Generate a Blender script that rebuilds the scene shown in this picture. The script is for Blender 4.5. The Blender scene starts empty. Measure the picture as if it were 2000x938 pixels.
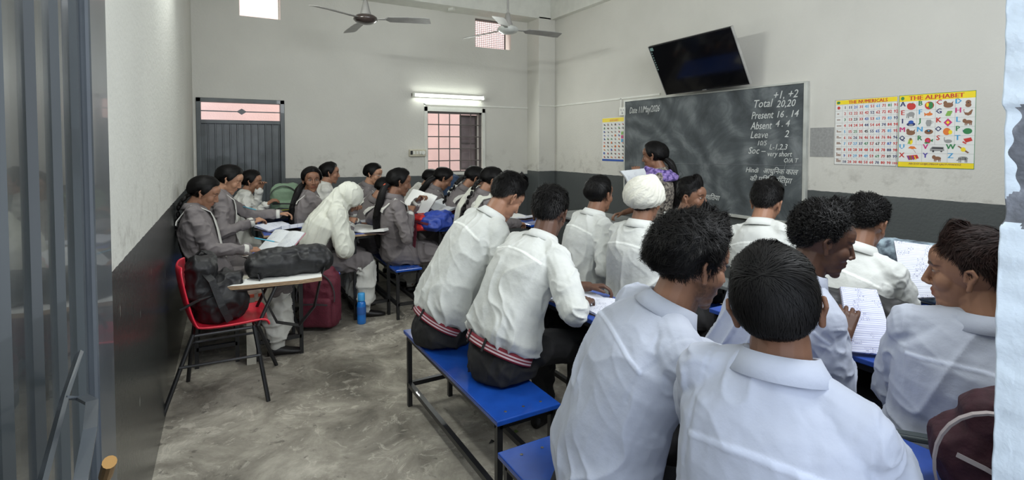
import bpy, bmesh, math, random
import numpy as np
from mathutils import Vector, Matrix
random.seed(7)
C = bpy.context.scene.collection
sc = bpy.context.scene

# ---------------------------------------------------------------- camera, light, exposure
CAMZ = 1.55; FPX = 1020.0; PITCH = math.radians(1.9); YAW = math.radians(29.6); PV = 317.0
cd = bpy.data.cameras.new('camera'); cam = bpy.data.objects.new('camera', cd); C.objects.link(cam)
cam.location = (0, 0, CAMZ); cam.rotation_euler = (math.pi/2 - PITCH, 0, -YAW)
cd.sensor_width = 36; cd.lens = FPX/2000*36; cd.shift_y = -(469-PV)/2000; cd.clip_start = 0.02
sc.camera = cam
sc.view_settings.view_transform = 'Standard'; sc.view_settings.look = 'None'
sc.view_settings.gamma = 1; sc.view_settings.use_curve_mapping = False
sc.view_settings.exposure = 0.33
sc.cycles.use_denoising = True
sc.cycles.max_bounces = 7; sc.cycles.diffuse_bounces = 5; sc.cycles.glossy_bounces = 3
sc.cycles.sample_clamp_indirect = 6.0
w = bpy.data.worlds.new('world'); sc.world = w; w.use_nodes = True
bg = w.node_tree.nodes['Background']; bg.inputs[0].default_value = (0.80, 0.88, 1.0, 1); bg.inputs[1].default_value = 1.25

def area(name, loc, target, sx, sy, power, color):
    l = bpy.data.lights.new(name, 'AREA'); l.shape = 'RECTANGLE'; l.size = sx; l.size_y = sy
    l.energy = power; l.color = color
    o = bpy.data.objects.new(name, l); C.objects.link(o); o.location = loc
    o.rotation_euler = (Vector(target)-Vector(loc)).to_track_quat('-Z', 'Y').to_euler()
    return o
area('doorway_daylight', (0.33, -0.55, 1.75), (1.5, 3.0, 1.0), 1.3, 1.6, 5, (0.80, 0.88, 1.0))
area('front_fill_light', (2.2, 0.5, 2.75), (1.9, 5.2, 1.2), 1.8, 0.9, 56, (0.93, 0.97, 1.0))  # added fill just inside the entrance wall, brightens the room
area('alley_daylight', (2.0, 8.0, 6.0), (2.0, 8.4, 2.0), 7.0, 1.0, 300, (1.0, 0.97, 0.95))
area('window_daylight', (2.0, 7.3, 1.75), (2.0, 3.0, 1.0), 0.8, 1.0, 8, (1.0, 0.93, 0.9))

# ---------------------------------------------------------------- pixel frame -> world points
_R = np.array(cam.rotation_euler.to_matrix())
def ray(u, v): return _R @ np.array([(u-1000)/FPX, (PV-v)/FPX, -1.0])
_fw = np.array([math.sin(YAW), math.cos(YAW), 0.0]); CAM = np.array([0, 0, CAMZ])
def at(u, v, d): r = ray(u, v); return CAM + r*(d/(r@_fw))
def onz(u, v, z): r = ray(u, v); return CAM + r*((z-CAMZ)/r[2])
def onx(u, v, X): r = ray(u, v); return CAM + r*(X/r[0])
def ony(u, v, Y): r = ray(u, v); return CAM + r*(Y/r[1])

# ---------------------------------------------------------------- noise (vectorised)
def _h(i, j, k, s):
    n = (i*374761393 + j*668265263 + k*2147483647 + s*1274126177) & 0xffffffff
    n = ((n ^ (n >> 13))*1274126177) & 0xffffffff
    return ((n ^ (n >> 16)) & 0xffff)/65535.0*2-1
def vnoise(P, seed=0):
    P = np.asarray(P, float); i = np.floor(P).astype(np.int64); f = P-i; f = f*f*(3-2*f); out = 0
    for a in (0, 1):
        for b in (0, 1):
            for c in (0, 1):
                wgt = (f[:, 0] if a else 1-f[:, 0])*(f[:, 1] if b else 1-f[:, 1])*(f[:, 2] if c else 1-f[:, 2])
                out = out + wgt*_h(i[:, 0]+a, i[:, 1]+b, i[:, 2]+c, seed)
    return out
def sstep(a, b, x): t = np.clip((x-a)/(b-a), 0, 1); return t*t*(3-2*t)
def lerp(a, b, t): return np.asarray(a)*(1-t)+np.asarray(b)*t
def unit(v): v = np.asarray(v, float); return v/(np.linalg.norm(v)+1e-12)
def rotz(a): a = math.radians(a); return np.array([[math.cos(a), -math.sin(a), 0], [math.sin(a), math.cos(a), 0], [0, 0, 1]])

# ---------------------------------------------------------------- materials
def hexc(r, g, b):
    f = lambda c: (c/255/12.92) if c/255 <= 0.04045 else ((c/255+0.055)/1.055)**2.4
    return (f(r), f(g), f(b), 1)
def mat(name, col, rough=0.6, metal=0.0, var=0.12, scale=8, bump=0.0, bscale=60, col2=None, spec=0.5, attr=False, coat=0.0, trans=0.0, emit=None, sheen=0.0, stretch=None):
    m = bpy.data.materials.new(name); m.use_nodes = True; nt = m.node_tree; n = nt.nodes; L = nt.links
    b = n['Principled BSDF']; b.inputs['Roughness'].default_value = rough; b.inputs['Metallic'].default_value = metal
    b.inputs['Specular IOR Level'].default_value = spec; b.inputs['Coat Weight'].default_value = coat
    if trans: b.inputs['Transmission Weight'].default_value = trans
    if sheen: b.inputs['Sheen Weight'].default_value = sheen
    tc = n.new('ShaderNodeTexCoord'); src = tc.outputs['Object']
    if stretch:
        mp = n.new('ShaderNodeMapping'); mp.inputs['Scale'].default_value = stretch; L.new(src, mp.inputs[0]); src = mp.outputs[0]
    no = n.new('ShaderNodeTexNoise'); no.inputs['Scale'].default_value = scale; no.inputs['Detail'].default_value = 6; L.new(src, no.inputs[0])
    mx = n.new('ShaderNodeMix'); mx.data_type = 'RGBA'
    c2 = col2 or tuple([c*(1-var) for c in col[:3]]+[1]); c1 = col if col2 else tuple([min(1, c*(1+var*0.5)) for c in col[:3]]+[1])
    mx.inputs[6].default_value = c1; mx.inputs[7].default_value = c2
    rp = n.new('ShaderNodeMapRange'); rp.inputs[1].default_value = 0.38; rp.inputs[2].default_value = 0.62
    L.new(no.outputs[0], rp.inputs[0]); L.new(rp.outputs[0], mx.inputs[0]); out = mx.outputs[2]
    if attr:
        at_ = n.new('ShaderNodeAttribute'); at_.attribute_name = 'Col'
        mu = n.new('ShaderNodeMix'); mu.data_type = 'RGBA'; mu.blend_type = 'MULTIPLY'; mu.inputs[0].default_value = 1
        L.new(out, mu.inputs[6]); L.new(at_.outputs[0], mu.inputs[7]); out = mu.outputs[2]
    L.new(out, b.inputs['Base Color'])
    if bump:
        n2 = n.new('ShaderNodeTexNoise'); n2.inputs['Scale'].default_value = bscale; n2.inputs['Detail'].default_value = 4; L.new(src, n2.inputs[0])
        bp = n.new('ShaderNodeBump'); bp.inputs['Strength'].default_value = bump; bp.inputs['Distance'].default_value = 0.01
        L.new(n2.outputs[0], bp.inputs['Height']); L.new(bp.outputs[0], b.inputs['Normal'])
    if emit: b.inputs['Emission Color'].default_value = emit[0]; b.inputs['Emission Strength'].default_value = emit[1]
    return m
def flat(name, r, g, b, rough=0.6): 
    if name in bpy.data.materials: return bpy.data.materials[name]
    return mat(name, hexc(r, g, b), rough, var=0.03)

def wall_mat(name, top, low, zd, rough_low=0.38, zvar=0.0):
    """whitewash above, grey gloss paint below the dado line, with dirt and scratches of their own"""
    m = mat(name, top, 0.85, var=0.05, scale=1.2, bump=0.25, bscale=45); nt = m.node_tree; n = nt.nodes; L = nt.links
    b = n['Principled BSDF']; base = b.inputs['Base Color'].links[0].from_socket
    ge = n.new('ShaderNodeNewGeometry'); sp = n.new('ShaderNodeSeparateXYZ'); L.new(ge.outputs['Position'], sp.inputs[0])
    nn = n.new('ShaderNodeTexNoise'); nn.inputs['Scale'].default_value = 14; L.new(ge.outputs['Position'], nn.inputs[0])
    ad = n.new('ShaderNodeMath'); ad.operation = 'MULTIPLY_ADD'; ad.inputs[1].default_value = 0.012; L.new(nn.outputs[0], ad.inputs[0]); L.new(sp.outputs[2], ad.inputs[2])
    if zvar:
        xx = n.new('ShaderNodeMath'); xx.operation = 'MULTIPLY_ADD'; xx.inputs[1].default_value = zvar; L.new(sp.outputs[0], xx.inputs[0]); L.new(ad.outputs[0], xx.inputs[2]); hz = xx.outputs[0]
    else: hz = ad.outputs[0]
    gt = n.new('ShaderNodeMath'); gt.operation = 'GREATER_THAN'; gt.inputs[1].default_value = zd+0.006; L.new(hz, gt.inputs[0])
    # dirt smudges on the whitewash just above the paint
    d1 = n.new('ShaderNodeTexNoise'); d1.inputs['Scale'].default_value = 7; d1.inputs['Detail'].default_value = 8; d1.inputs['Roughness'].default_value = 0.7; L.new(ge.outputs['Position'], d1.inputs[0])
    r1 = n.new('ShaderNodeMapRange'); r1.inputs[1].default_value = 0.52; r1.inputs[2].default_value = 0.68; L.new(d1.outputs[0], r1.inputs[0])
    r2 = n.new('ShaderNodeMapRange'); r2.inputs[1].default_value = zd+0.42; r2.inputs[2].default_value = zd; L.new(sp.outputs[2], r2.inputs[0])
    mm = n.new('ShaderNodeMath'); mm.operation = 'MULTIPLY'; L.new(r1.outputs[0], mm.inputs[0]); L.new(r2.outputs[0], mm.inputs[1])
    mm2 = n.new('ShaderNodeMath'); mm2.operation = 'MULTIPLY'; mm2.inputs[1].default_value = 0.45; L.new(mm.outputs[0], mm2.inputs[0])
    x1 = n.new('ShaderNodeMix'); x1.data_type = 'RGBA'; x1.inputs[7].default_value = hexc(120, 112, 104); L.new(mm2.outputs[0], x1.inputs[0]); L.new(base, x1.inputs[6])
    # lower paint with scuffs
    s1 = n.new('ShaderNodeTexNoise'); s1.inputs['Scale'].default_value = 3.5; s1.inputs['Detail'].default_value = 8; L.new(ge.outputs['Position'], s1.inputs[0])
    lo = n.new('ShaderNodeMix'); lo.data_type = 'RGBA'; lo.inputs[6].default_value = low; lo.inputs[7].default_value = tuple([c*0.72 for c in low[:3]]+[1]); L.new(s1.outputs[0], lo.inputs[0])
    mp = n.new('ShaderNodeMapping'); mp.inputs['Scale'].default_value = (40, 40, 9); L.new(ge.outputs['Position'], mp.inputs[0])
    s2 = n.new('ShaderNodeTexNoise'); s2.inputs['Scale'].default_value = 1; s2.inputs['Detail'].default_value = 3; L.new(mp.outputs[0], s2.inputs[0])
    r3 = n.new('ShaderNodeMapRange'); r3.inputs[1].default_value = 0.735; r3.inputs[2].default_value = 0.76; L.new(s2.outputs[0], r3.inputs[0])
    lo2 = n.new('ShaderNodeMix'); lo2.data_type = 'RGBA'; lo2.inputs[7].default_value = hexc(170, 168, 160); L.new(r3.outputs[0], lo2.inputs[0]); L.new(lo.outputs[2], lo2.inputs[6])
    fx = n.new('ShaderNodeMix'); fx.data_type = 'RGBA'; L.new(gt.outputs[0], fx.inputs[0]); L.new(lo2.outputs[2], fx.inputs[6]); L.new(x1.outputs[2], fx.inputs[7])
    L.new(fx.outputs[2], b.inputs['Base Color'])
    rr = n.new('ShaderNodeMapRange'); rr.inputs[3].default_value = rough_low; rr.inputs[4].default_value = 0.88; L.new(gt.outputs[0], rr.inputs[0]); L.new(rr.outputs[0], b.inputs['Roughness'])
    return m

def floor_mat():
    m = mat('worn_concrete', hexc(116, 110, 98), 0.62, bump=0.35, bscale=30); nt = m.node_tree; n = nt.nodes; L = nt.links; b = n['Principled BSDF']
    tc = n.new('ShaderNodeTexCoord')
    def noise(s, d=8, r=0.6, dist=0.0):
        q = n.new('ShaderNodeTexNoise'); q.inputs['Scale'].default_value = s; q.inputs['Detail'].default_value = d; q.inputs['Roughness'].default_value = r; q.inputs['Distortion'].default_value = dist
        L.new(tc.outputs['Object'], q.inputs[0]); return q.outputs[0]
    cr = n.new('ShaderNodeValToRGB'); L.new(noise(2.2, 10, 0.7, 0.6), cr.inputs[0])
    e = cr.color_ramp.elements; e[0].position = 0.33; e[0].color = hexc(104, 99, 90); e[1].position = 0.68; e[1].color = hexc(196, 190, 176)
    k = e.new(0.5); k.color = hexc(150, 144, 132)
    pr = n.new('ShaderNodeMapRange'); pr.inputs[1].default_value = 0.55; pr.inputs[2].default_value = 0.61; L.new(noise(6.5, 9, 0.75, 1.2), pr.inputs[0])
    x = n.new('ShaderNodeMix'); x.data_type = 'RGBA'; x.inputs[7].default_value = hexc(214, 207, 193); L.new(cr.outputs[0], x.inputs[6])
    k2 = n.new('ShaderNodeMath'); k2.operation = 'MULTIPLY'; k2.inputs[1].default_value = 0.5; L.new(pr.outputs[0], k2.inputs[0]); L.new(k2.outputs[0], x.inputs[0])
    pr2 = n.new('ShaderNodeMapRange'); pr2.inputs[1].default_value = 0.6; pr2.inputs[2].default_value = 0.66; L.new(noise(9, 8, 0.7, 0.4), pr2.inputs[0])
    y = n.new('ShaderNodeMix'); y.data_type = 'RGBA'; y.inputs[7].default_value = hexc(70, 66, 60); L.new(x.outputs[2], y.inputs[6])
    k3 = n.new('ShaderNodeMath'); k3.operation = 'MULTIPLY'; k3.inputs[1].default_value = 0.6; L.new(pr2.outputs[0], k3.inputs[0]); L.new(k3.outputs[0], y.inputs[0])
    L.new(y.outputs[2], b.inputs['Base Color']); return m

def chalk_mat():
    m = mat('chalky_slate', hexc(58, 62, 64), 0.75, scale=2); nt = m.node_tree; n = nt.nodes; L = nt.links; b = n['Principled BSDF']
    tc = n.new('ShaderNodeTexCoord')
    q = n.new('ShaderNodeTexNoise'); q.inputs['Scale'].default_value = 1.9; q.inputs['Detail'].default_value = 9; q.inputs['Distortion'].default_value = 2.2; q.inputs['Roughness'].default_value = 0.68; L.new(tc.outputs['Object'], q.inputs[0])
    wv = n.new('ShaderNodeTexWave'); wv.wave_type = 'RINGS'; wv.inputs['Scale'].default_value = 1.1; wv.inputs['Distortion'].default_value = 9; wv.inputs['Detail'].default_value = 3; wv.inputs['Detail Scale'].default_value = 1.5; L.new(tc.outputs['Object'], wv.inputs[0])
    ad = n.new('ShaderNodeMath'); ad.operation = 'MULTIPLY_ADD'; ad.inputs[1].default_value = 0.22; L.new(wv.outputs[1], ad.inputs[0]); L.new(q.outputs[0], ad.inputs[2])
    cr = n.new('ShaderNodeValToRGB'); L.new(ad.outputs[0], cr.inputs[0]); e = cr.color_ramp.elements
    e[0].position = 0.36; e[0].color = hexc(56, 61, 64); e[1].position = 0.95; e[1].color = hexc(128, 133, 135); k = e.new(0.62); k.color = hexc(80, 86, 89)
    L.new(cr.outputs[0], b.inputs['Base Color']); return m

def ruled_mat(name, base=(226, 228, 236), line=(165, 172, 205), pitch=0.009, ink=True):
    m = mat(name, hexc(*base), 0.8, var=0.04, scale=20); nt = m.node_tree; n = nt.nodes; L = nt.links; b = n['Principled BSDF']
    src = b.inputs['Base Color'].links[0].from_socket
    tc = n.new('ShaderNodeTexCoord'); sp = n.new('ShaderNodeSeparateXYZ'); L.new(tc.outputs['Object'], sp.inputs[0])
    def M(op, a, v=None, bb=None):
        k = n.new('ShaderNodeMath'); k.operation = op
        L.new(a, k.inputs[0])
        if v is not None: k.inputs[1].default_value = v
        if bb is not None: L.new(bb, k.inputs[1])
        return k.outputs[0]
    fr = M('FRACT', M('DIVIDE', sp.outputs[1], pitch)); ln = M('LESS_THAN', fr, 0.16)
    x = n.new('ShaderNodeMix'); x.data_type = 'RGBA'; x.inputs[7].default_value = hexc(*line); L.new(ln, x.inputs[0]); L.new(src, x.inputs[6]); out = x.outputs[2]
    if ink:
        mp = n.new('ShaderNodeMapping'); mp.inputs['Scale'].default_value = (260, 1/pitch*0.5, 1); L.new(tc.outputs['Object'], mp.inputs[0])
        q = n.new('ShaderNodeTexNoise'); q.inputs['Scale'].default_value = 1; q.inputs['Detail'].default_value = 1; L.new(mp.outputs[0], q.inputs[0])
        q3 = n.new('ShaderNodeTexNoise'); q3.inputs['Scale'].default_value = 22; q3.inputs['Detail'].default_value = 0; L.new(tc.outputs['Object'], q3.inputs[0])
        mk = M('MULTIPLY', M('GREATER_THAN', q.outputs[0], 0.55), None, M('GREATER_THAN', q3.outputs[0], 0.60)); inn = M('MULTIPLY', M('GREATER_THAN', fr, 0.35), None, M('LESS_THAN', fr, 0.8)); mk = M('MULTIPLY', mk, None, inn)
        y = n.new('ShaderNodeMix'); y.data_type = 'RGBA'; y.inputs[7].default_value = hexc(140, 142, 168); L.new(mk, y.inputs[0]); L.new(out, y.inputs[6]); out = y.outputs[2]
    L.new(out, b.inputs['Base Color']); return m

M = {}; ATTR = ('shirt', 'shirtblue', 'grey', 'salwar', 'scarf', 'pants', 'turban')
M['wallW'] = wall_mat('window_wall_paint', hexc(206, 204, 196), hexc(84, 88, 88), 1.142, zvar=0.012)
M['wallB'] = wall_mat('board_wall_paint', hexc(208, 206, 198), hexc(88, 92, 92), 1.147)
M['wallL'] = wall_mat('left_wall_paint', hexc(210, 210, 202), hexc(66, 68, 66), 1.147, 0.22)
M['ceil'] = mat('ceiling_wash', hexc(205, 204, 200), 0.9, var=0.05)
M['beam'] = mat('beam_wash', hexc(214, 214, 206), 0.88, var=0.05, bump=0.2)
M['floor'] = floor_mat()
M['pink'] = mat('pink_facade_paint', hexc(236, 206, 199), 0.9, var=0.05, scale=3, bump=0.3)
M['doorgrey'] = mat('grey_enamel_sheet', hexc(66, 72, 74), 0.38, var=0.3, scale=5, bump=0.08, bscale=9, coat=0.25)
M['leafgrey'] = mat('grey_enamel_door_leaf', hexc(66, 71, 72), 0.24, var=0.35, scale=3, bump=0.1, bscale=7, coat=0.4, stretch=(1, 1, 0.3))
M['framegrey'] = mat('grey_frame_enamel', hexc(70, 76, 82), 0.35, var=0.15, coat=0.3)
M['steel'] = mat('worn_steel', hexc(150, 148, 140), 0.35, 0.9, var=0.3, scale=30)
M['brass'] = mat('brass', hexc(168, 130, 80), 0.35, 0.9)
M['grille'] = mat('grille_paint', hexc(92, 86, 84), 0.5)
M['plaster'] = mat('broken_plaster', hexc(128, 131, 138), 0.95, var=0.45, scale=18, bump=1.0, bscale=30)
M['jambwhite'] = mat('jamb_whitewash', hexc(216, 228, 238), 0.85, var=0.07, scale=4, bump=0.25)
M['black'] = mat('black_metal', hexc(24, 24, 26), 0.42, var=0.3, coat=0.2)
M['blue'] = mat('blue_laminate', hexc(26, 72, 160), 0.2, var=0.10, scale=12, coat=0.5)
M['bluedesk'] = mat('blue_painted_top', hexc(52, 84, 170), 0.35, var=0.2, scale=6, coat=0.2)
M['plyedge'] = mat('plywood_edge', hexc(165, 138, 108), 0.7, var=0.3, scale=30, stretch=(1, 1, 8))
M['greytop'] = mat('grey_sheet_top', hexc(120, 124, 124), 0.4, var=0.15)
M['redplastic'] = mat('red_plastic', hexc(222, 40, 62), 0.35, var=0.08, coat=0.2)
M['slate'] = chalk_mat()
M['boardframe'] = mat('aluminium_frame', hexc(190, 192, 186), 0.45, 0.2)
M['chalk'] = mat('chalk_line', hexc(205, 208, 205), 0.9)
M['chalkfaint'] = mat('faint_chalk_line', hexc(128, 132, 136), 0.9)
M['tvblack'] = mat('tv_screen_glass', hexc(14, 14, 17), 0.08, var=0.05, spec=0.6)
M['tvcase'] = mat('tv_case', hexc(26, 26, 28), 0.3)
M['silver'] = mat('silver_trim', hexc(190, 190, 188), 0.3, 0.6)
M['white'] = mat('white_plastic', hexc(222, 222, 214), 0.5, var=0.06)
M['cream'] = mat('cream_plastic', hexc(196, 190, 170), 0.5, var=0.15)
M['fanbrown'] = mat('fan_brown_enamel', hexc(62, 52, 48), 0.25, coat=0.5)
M['fangrey'] = mat('fan_blade_grey', hexc(150, 148, 144), 0.4)
M['fanwhite'] = mat('fan_white_enamel', hexc(196, 198, 192), 0.3, coat=0.3)
M['shirt'] = mat('white_shirt_cotton', hexc(204, 206, 202), 0.85, var=0.035, scale=9, bump=0.35, bscale=28, attr=True, sheen=0.1)
M['shirtblue'] = mat('bluish_white_cotton', hexc(184, 190, 205), 0.85, var=0.03, scale=8, bump=0.3, bscale=24, attr=True, sheen=0.1)
M['grey'] = mat('grey_uniform_cotton', hexc(112, 106, 106), 0.88, var=0.1, scale=10, bump=0.35, bscale=26, attr=True)
M['salwar'] = mat('white_salwar_cotton', hexc(198, 197, 190), 0.88, var=0.05, scale=8, bump=0.4, bscale=22, attr=True)
M['scarf'] = mat('white_scarf_voile', hexc(208, 209, 197), 0.85, var=0.04, scale=9, bump=0.3, bscale=22, attr=True)
M['pants'] = mat('black_trouser_cloth', hexc(30, 29, 30), 0.85, var=0.25, bump=0.3, bscale=30, attr=True)
M['skin'] = mat('skin', (1, 1, 1, 1), 0.5, var=0.05, scale=30, attr=True, spec=0.35); M['skin'].node_tree.nodes['Principled BSDF'].inputs['Subsurface Weight'].default_value = 0.0
M['hair'] = mat('black_hair', hexc(13, 11, 11), 0.55, var=0.3, scale=60, spec=0.22)
M['hairbrown'] = mat('dark_brown_hair', hexc(40, 24, 20), 0.6, var=0.3, scale=60, spec=0.2)
M['turban'] = mat('white_turban_cloth', hexc(206, 204, 192), 0.88, var=0.05, bump=0.3, bscale=40, attr=True)
M['shoe'] = mat('dark_shoe', hexc(22, 20, 20), 0.5)
M['belt'] = mat('striped_webbing', (1, 1, 1, 1), 0.7, attr=True)
M['kurta'] = mat('speckled_print_kurta', hexc(150, 142, 130), 0.85, col2=hexc(52, 46, 46), scale=55, bump=0.2)
M['violet'] = mat('violet_print_scarf', hexc(150, 128, 190), 0.85, col2=hexc(62, 48, 110), scale=40, bump=0.3)
M['bagblack'] = mat('black_bag_nylon', hexc(30, 30, 32), 0.55, var=0.3, bump=0.5, bscale=20)
M['bagmaroon'] = mat('maroon_bag_canvas', hexc(92, 28, 44), 0.75, var=0.12, scale=60, bump=0.3, bscale=90)
M['bagdark'] = mat('dark_maroon_bag', hexc(58, 24, 34), 0.8, var=0.15, scale=40, bump=0.3, bscale=60)
M['baggreen'] = mat('sage_green_bag', hexc(122, 146, 122), 0.75, var=0.12, bump=0.3)
M['bagblue'] = mat('royal_blue_nylon', hexc(34, 62, 150), 0.55, var=0.2, bump=0.4, bscale=16)
M['bagred'] = mat('red_nylon', hexc(190, 40, 38), 0.55, var=0.2, bump=0.4, bscale=16)
M['bagprint'] = mat('printed_grey_canvas', hexc(62, 72, 84), 0.8, col2=hexc(150, 168, 178), scale=22)
M['zip'] = mat('zip_tape', hexc(60, 58, 60), 0.6); M['ziplight'] = mat('light_tape', hexc(170, 160, 160), 0.6)
M['sack'] = mat('woven_sack', hexc(190, 186, 172), 0.8, var=0.1, bump=0.4)
M['paper'] = ruled_mat('ruled_paper'); M['paperlilac'] = ruled_mat('ruled_notebook_page', (218, 220, 236), (138, 146, 196), 0.0085)
M['plainpaper'] = mat('plain_paper', hexc(228, 228, 224), 0.8, var=0.03)
M['print'] = ruled_mat('printed_page', (205, 208, 210), (205, 208, 210), 0.006)
M['cover'] = mat('book_cover', hexc(96, 84, 84), 0.5); M['coverpink'] = mat('pink_cover', hexc(190, 100, 120), 0.5)
M['bottle'] = mat('blue_bottle_plastic', hexc(30, 110, 190), 0.3, var=0.05, coat=0.3); M['bottlecap'] = mat('light_blue_cap', hexc(70, 160, 220), 0.35)
M['cyan'] = mat('cyan_pen_plastic', hexc(90, 180, 210), 0.35)
M['glass'] = mat('pane_glass', hexc(225, 230, 232), 0.05, trans=1.0)
M['tube'] = mat('lit_tube', hexc(255, 255, 250), 0.5, emit=((0.93, 1.0, 0.93, 1), 11))
M['orange'] = mat('orange_band', hexc(205, 90, 60), 0.6)

# ---------------------------------------------------------------- mesh builder
def frame_from(d, up=(0, 0, 1)):
    d = unit(d); up = np.asarray(up, float)
    if abs(d@unit(up)) > 0.98: up = np.array([1.0, 0, 0]) if abs(d[0]) < 0.9 else np.array([0, 1.0, 0])
    a = unit(np.cross(up, d)); b = np.cross(d, a); return a, b, d
class MB:
    def __init__(s): s.v = []; s.f = []; s.mi = []; s.m = 0
    def add(s, V, F, T=None):
        V = np.asarray(V, float)
        if T is not None: V = V@np.asarray(T)[:3, :3].T + np.asarray(T)[:3, 3]
        o = len(s.v); s.v.extend(map(tuple, V)); s.f.extend([tuple(i+o for i in f) for f in F]); s.mi.extend([s.m]*len(F)); return s
    def box(s, c, sz, R=None, bev=0.0):
        bm = bmesh.new(); bmesh.ops.create_cube(bm, size=1.0)
        for v in bm.verts: v.co = Vector((v.co.x*sz[0], v.co.y*sz[1], v.co.z*sz[2]))
        if bev: bmesh.ops.bevel(bm, geom=list(bm.edges), offset=min(bev, min(sz)*0.45), segments=2, profile=0.5, affect='EDGES')
        V = np.array([v.co[:] for v in bm.verts]); F = [tuple(v.index for v in f.verts) for f in bm.faces]; bm.free()
        if R is not None: V = V@np.asarray(R).T
        return s.add(V+np.asarray(c, float), F)
    def b2(s, lo, hi, bev=0.0):
        lo = np.array(lo, float); hi = np.array(hi, float); return s.box((lo+hi)/2, np.abs(hi-lo), bev=bev)
    def rings(s, rings, cap=True, closed=True):
        n = len(rings[0]); V = [p for r in rings for p in r]; F = []
        for i in range(len(rings)-1):
            for j in range(n if closed else n-1):
                k = (j+1) % n; F.append((i*n+j, i*n+k, (i+1)*n+k, (i+1)*n+j))
        if cap and closed: F.append(tuple(range(n-1, -1, -1))); F.append(tuple((len(rings)-1)*n+j for j in range(n)))
        return s.add(V, F)
    def tube(s, pts, r, n=8, flat_=1.0, up=(0, 0, 1)):
        pts = [np.asarray(p, float) for p in pts]; rs = r if isinstance(r, (list, tuple, np.ndarray)) else [r]*len(pts); R = []
        for i, p in enumerate(pts):
            d = pts[min(i+1, len(pts)-1)]-pts[max(i-1, 0)]; a, b, _ = frame_from(d, up)
            R.append([p+rs[i]*(a*math.cos(t)+b*math.sin(t)*flat_) for t in np.linspace(0, 2*math.pi, n, endpoint=False)])
        return s.rings(R)
    def cap(s, p0, p1, r0, r1, n=12, fl=1.0, up=(0, 0, 1)):
        p0 = np.asarray(p0, float); p1 = np.asarray(p1, float); a, b, d = frame_from(p1-p0, up); R = []
        for e in (-89, -60, -30, 0): e = math.radians(e); R.append((p0+d*r0*math.sin(e), r0*math.cos(e)))
        for e in (0, 30, 60, 89): e = math.radians(e); R.append((p1+d*r1*math.sin(e), r1*math.cos(e)))
        return s.rings([[c+r*(a*math.cos(t)+b*math.sin(t)*fl) for t in np.linspace(0, 2*math.pi, n, endpoint=False)] for c, r in R])
    def chain(s, pts, rs, n=12, fl=1.0):
        for i in range(len(pts)-1): s.cap(pts[i], pts[i+1], rs[i], rs[i+1], n, fl)
        return s
    def ell(s, c, r, T=None, n=16, m=10, R=None):
        V = []; F = []
        for i in range(m+1):
            t = math.pi*min(max(i/m, 0.004), 0.996)
            for j in range(n): p = 2*math.pi*j/n; V.append((r[0]*math.sin(t)*math.cos(p), r[1]*math.sin(t)*math.sin(p), r[2]*math.cos(t)))
        for i in range(m):
            for j in range(n): k = (j+1) % n; F.append((i*n+j, (i+1)*n+j, (i+1)*n+k, i*n+k))
        F.append(tuple(range(n))); F.append(tuple(m*n+j for j in range(n-1, -1, -1)))
        V = np.array(V)
        if R is not None: V = V@np.asarray(R).T
        return s.add(V+np.asarray(c, float), F, T)
    def lathe(s, prof, c=(0, 0, 0), n=24):
        return s.rings([[(c[0]+r*math.cos(t), c[1]+r*math.sin(t), c[2]+z) for t in np.linspace(0, 2*math.pi, n, endpoint=False)] for r, z in prof])
    def ribbon(s, pts, wd, w, th=0.004):
        """flat band swept along pts; wd = width direction(s)"""
        pts = [np.asarray(p, float) for p in pts]; R = []
        for i, p in enumerate(pts):
            d = unit(pts[min(i+1, len(pts)-1)]-pts[max(i-1, 0)]); q = np.asarray(wd[i] if isinstance(wd, list) else wd, float); q = unit(q-d*(q@d)); nn = np.cross(d, q)
            ww = w[i] if isinstance(w, (list, tuple)) else w
            R.append([p+q*ww/2+nn*th/2, p-q*ww/2+nn*th/2, p-q*ww/2-nn*th/2, p+q*ww/2-nn*th/2])
        return s.rings(R)
    def poly(s, pts, T=None): return s.add([(p[0], p[1], p[2] if len(p) > 2 else 0) for p in pts], [tuple(range(len(pts)))], T)
    def build(s, name, m, parent=None, smooth=False, origin=None, **kw):
        me = bpy.data.meshes.new(name); V = np.array(s.v, float)
        if origin is not None: V = V-np.asarray(origin)
        me.from_pydata([tuple(p) for p in V], [], s.f)
        ms = m if isinstance(m, list) else [m]
        for q in ms: me.materials.append(M[q] if isinstance(q, str) else q)
        if len(ms) > 1: me.polygons.foreach_set('material_index', s.mi)
        if smooth: me.polygons.foreach_set('use_smooth', [True]*len(me.polygons))
        if m in ATTR and name != 'belt': me.color_attributes.new('Col', 'FLOAT_COLOR', 'POINT').data.foreach_set('color', np.ones(len(V)*4, np.float32))
        me.update(); return link(name, me, parent, origin, **kw)
def link(name, me, parent=None, origin=None, **kw):
    o = bpy.data.objects.new(name, me); C.objects.link(o)
    if parent is not None: o.parent = parent
    elif origin is not None: o.location = Vector([float(q) for q in origin])
    if me is not None: me.name = name
    for k, v in kw.items(): o[k] = v
    return o
def tag(o, label, cat, group=None):
    o['label'] = label; o['category'] = cat
    if group: o['group'] = group
    return o
def thing(name, label, cat, loc=(0, 0, 0), rz=0.0, group=None, rot=None):
    o = bpy.data.objects.new(name, None); C.objects.link(o); o.location = Vector([float(q) for q in loc]); o.empty_display_size = 0.1
    o.rotation_euler = rot if rot else (0, 0, math.radians(rz)); return tag(o, label, cat, group)
def struct(o): o['kind'] = 'structure'; return o

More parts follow.
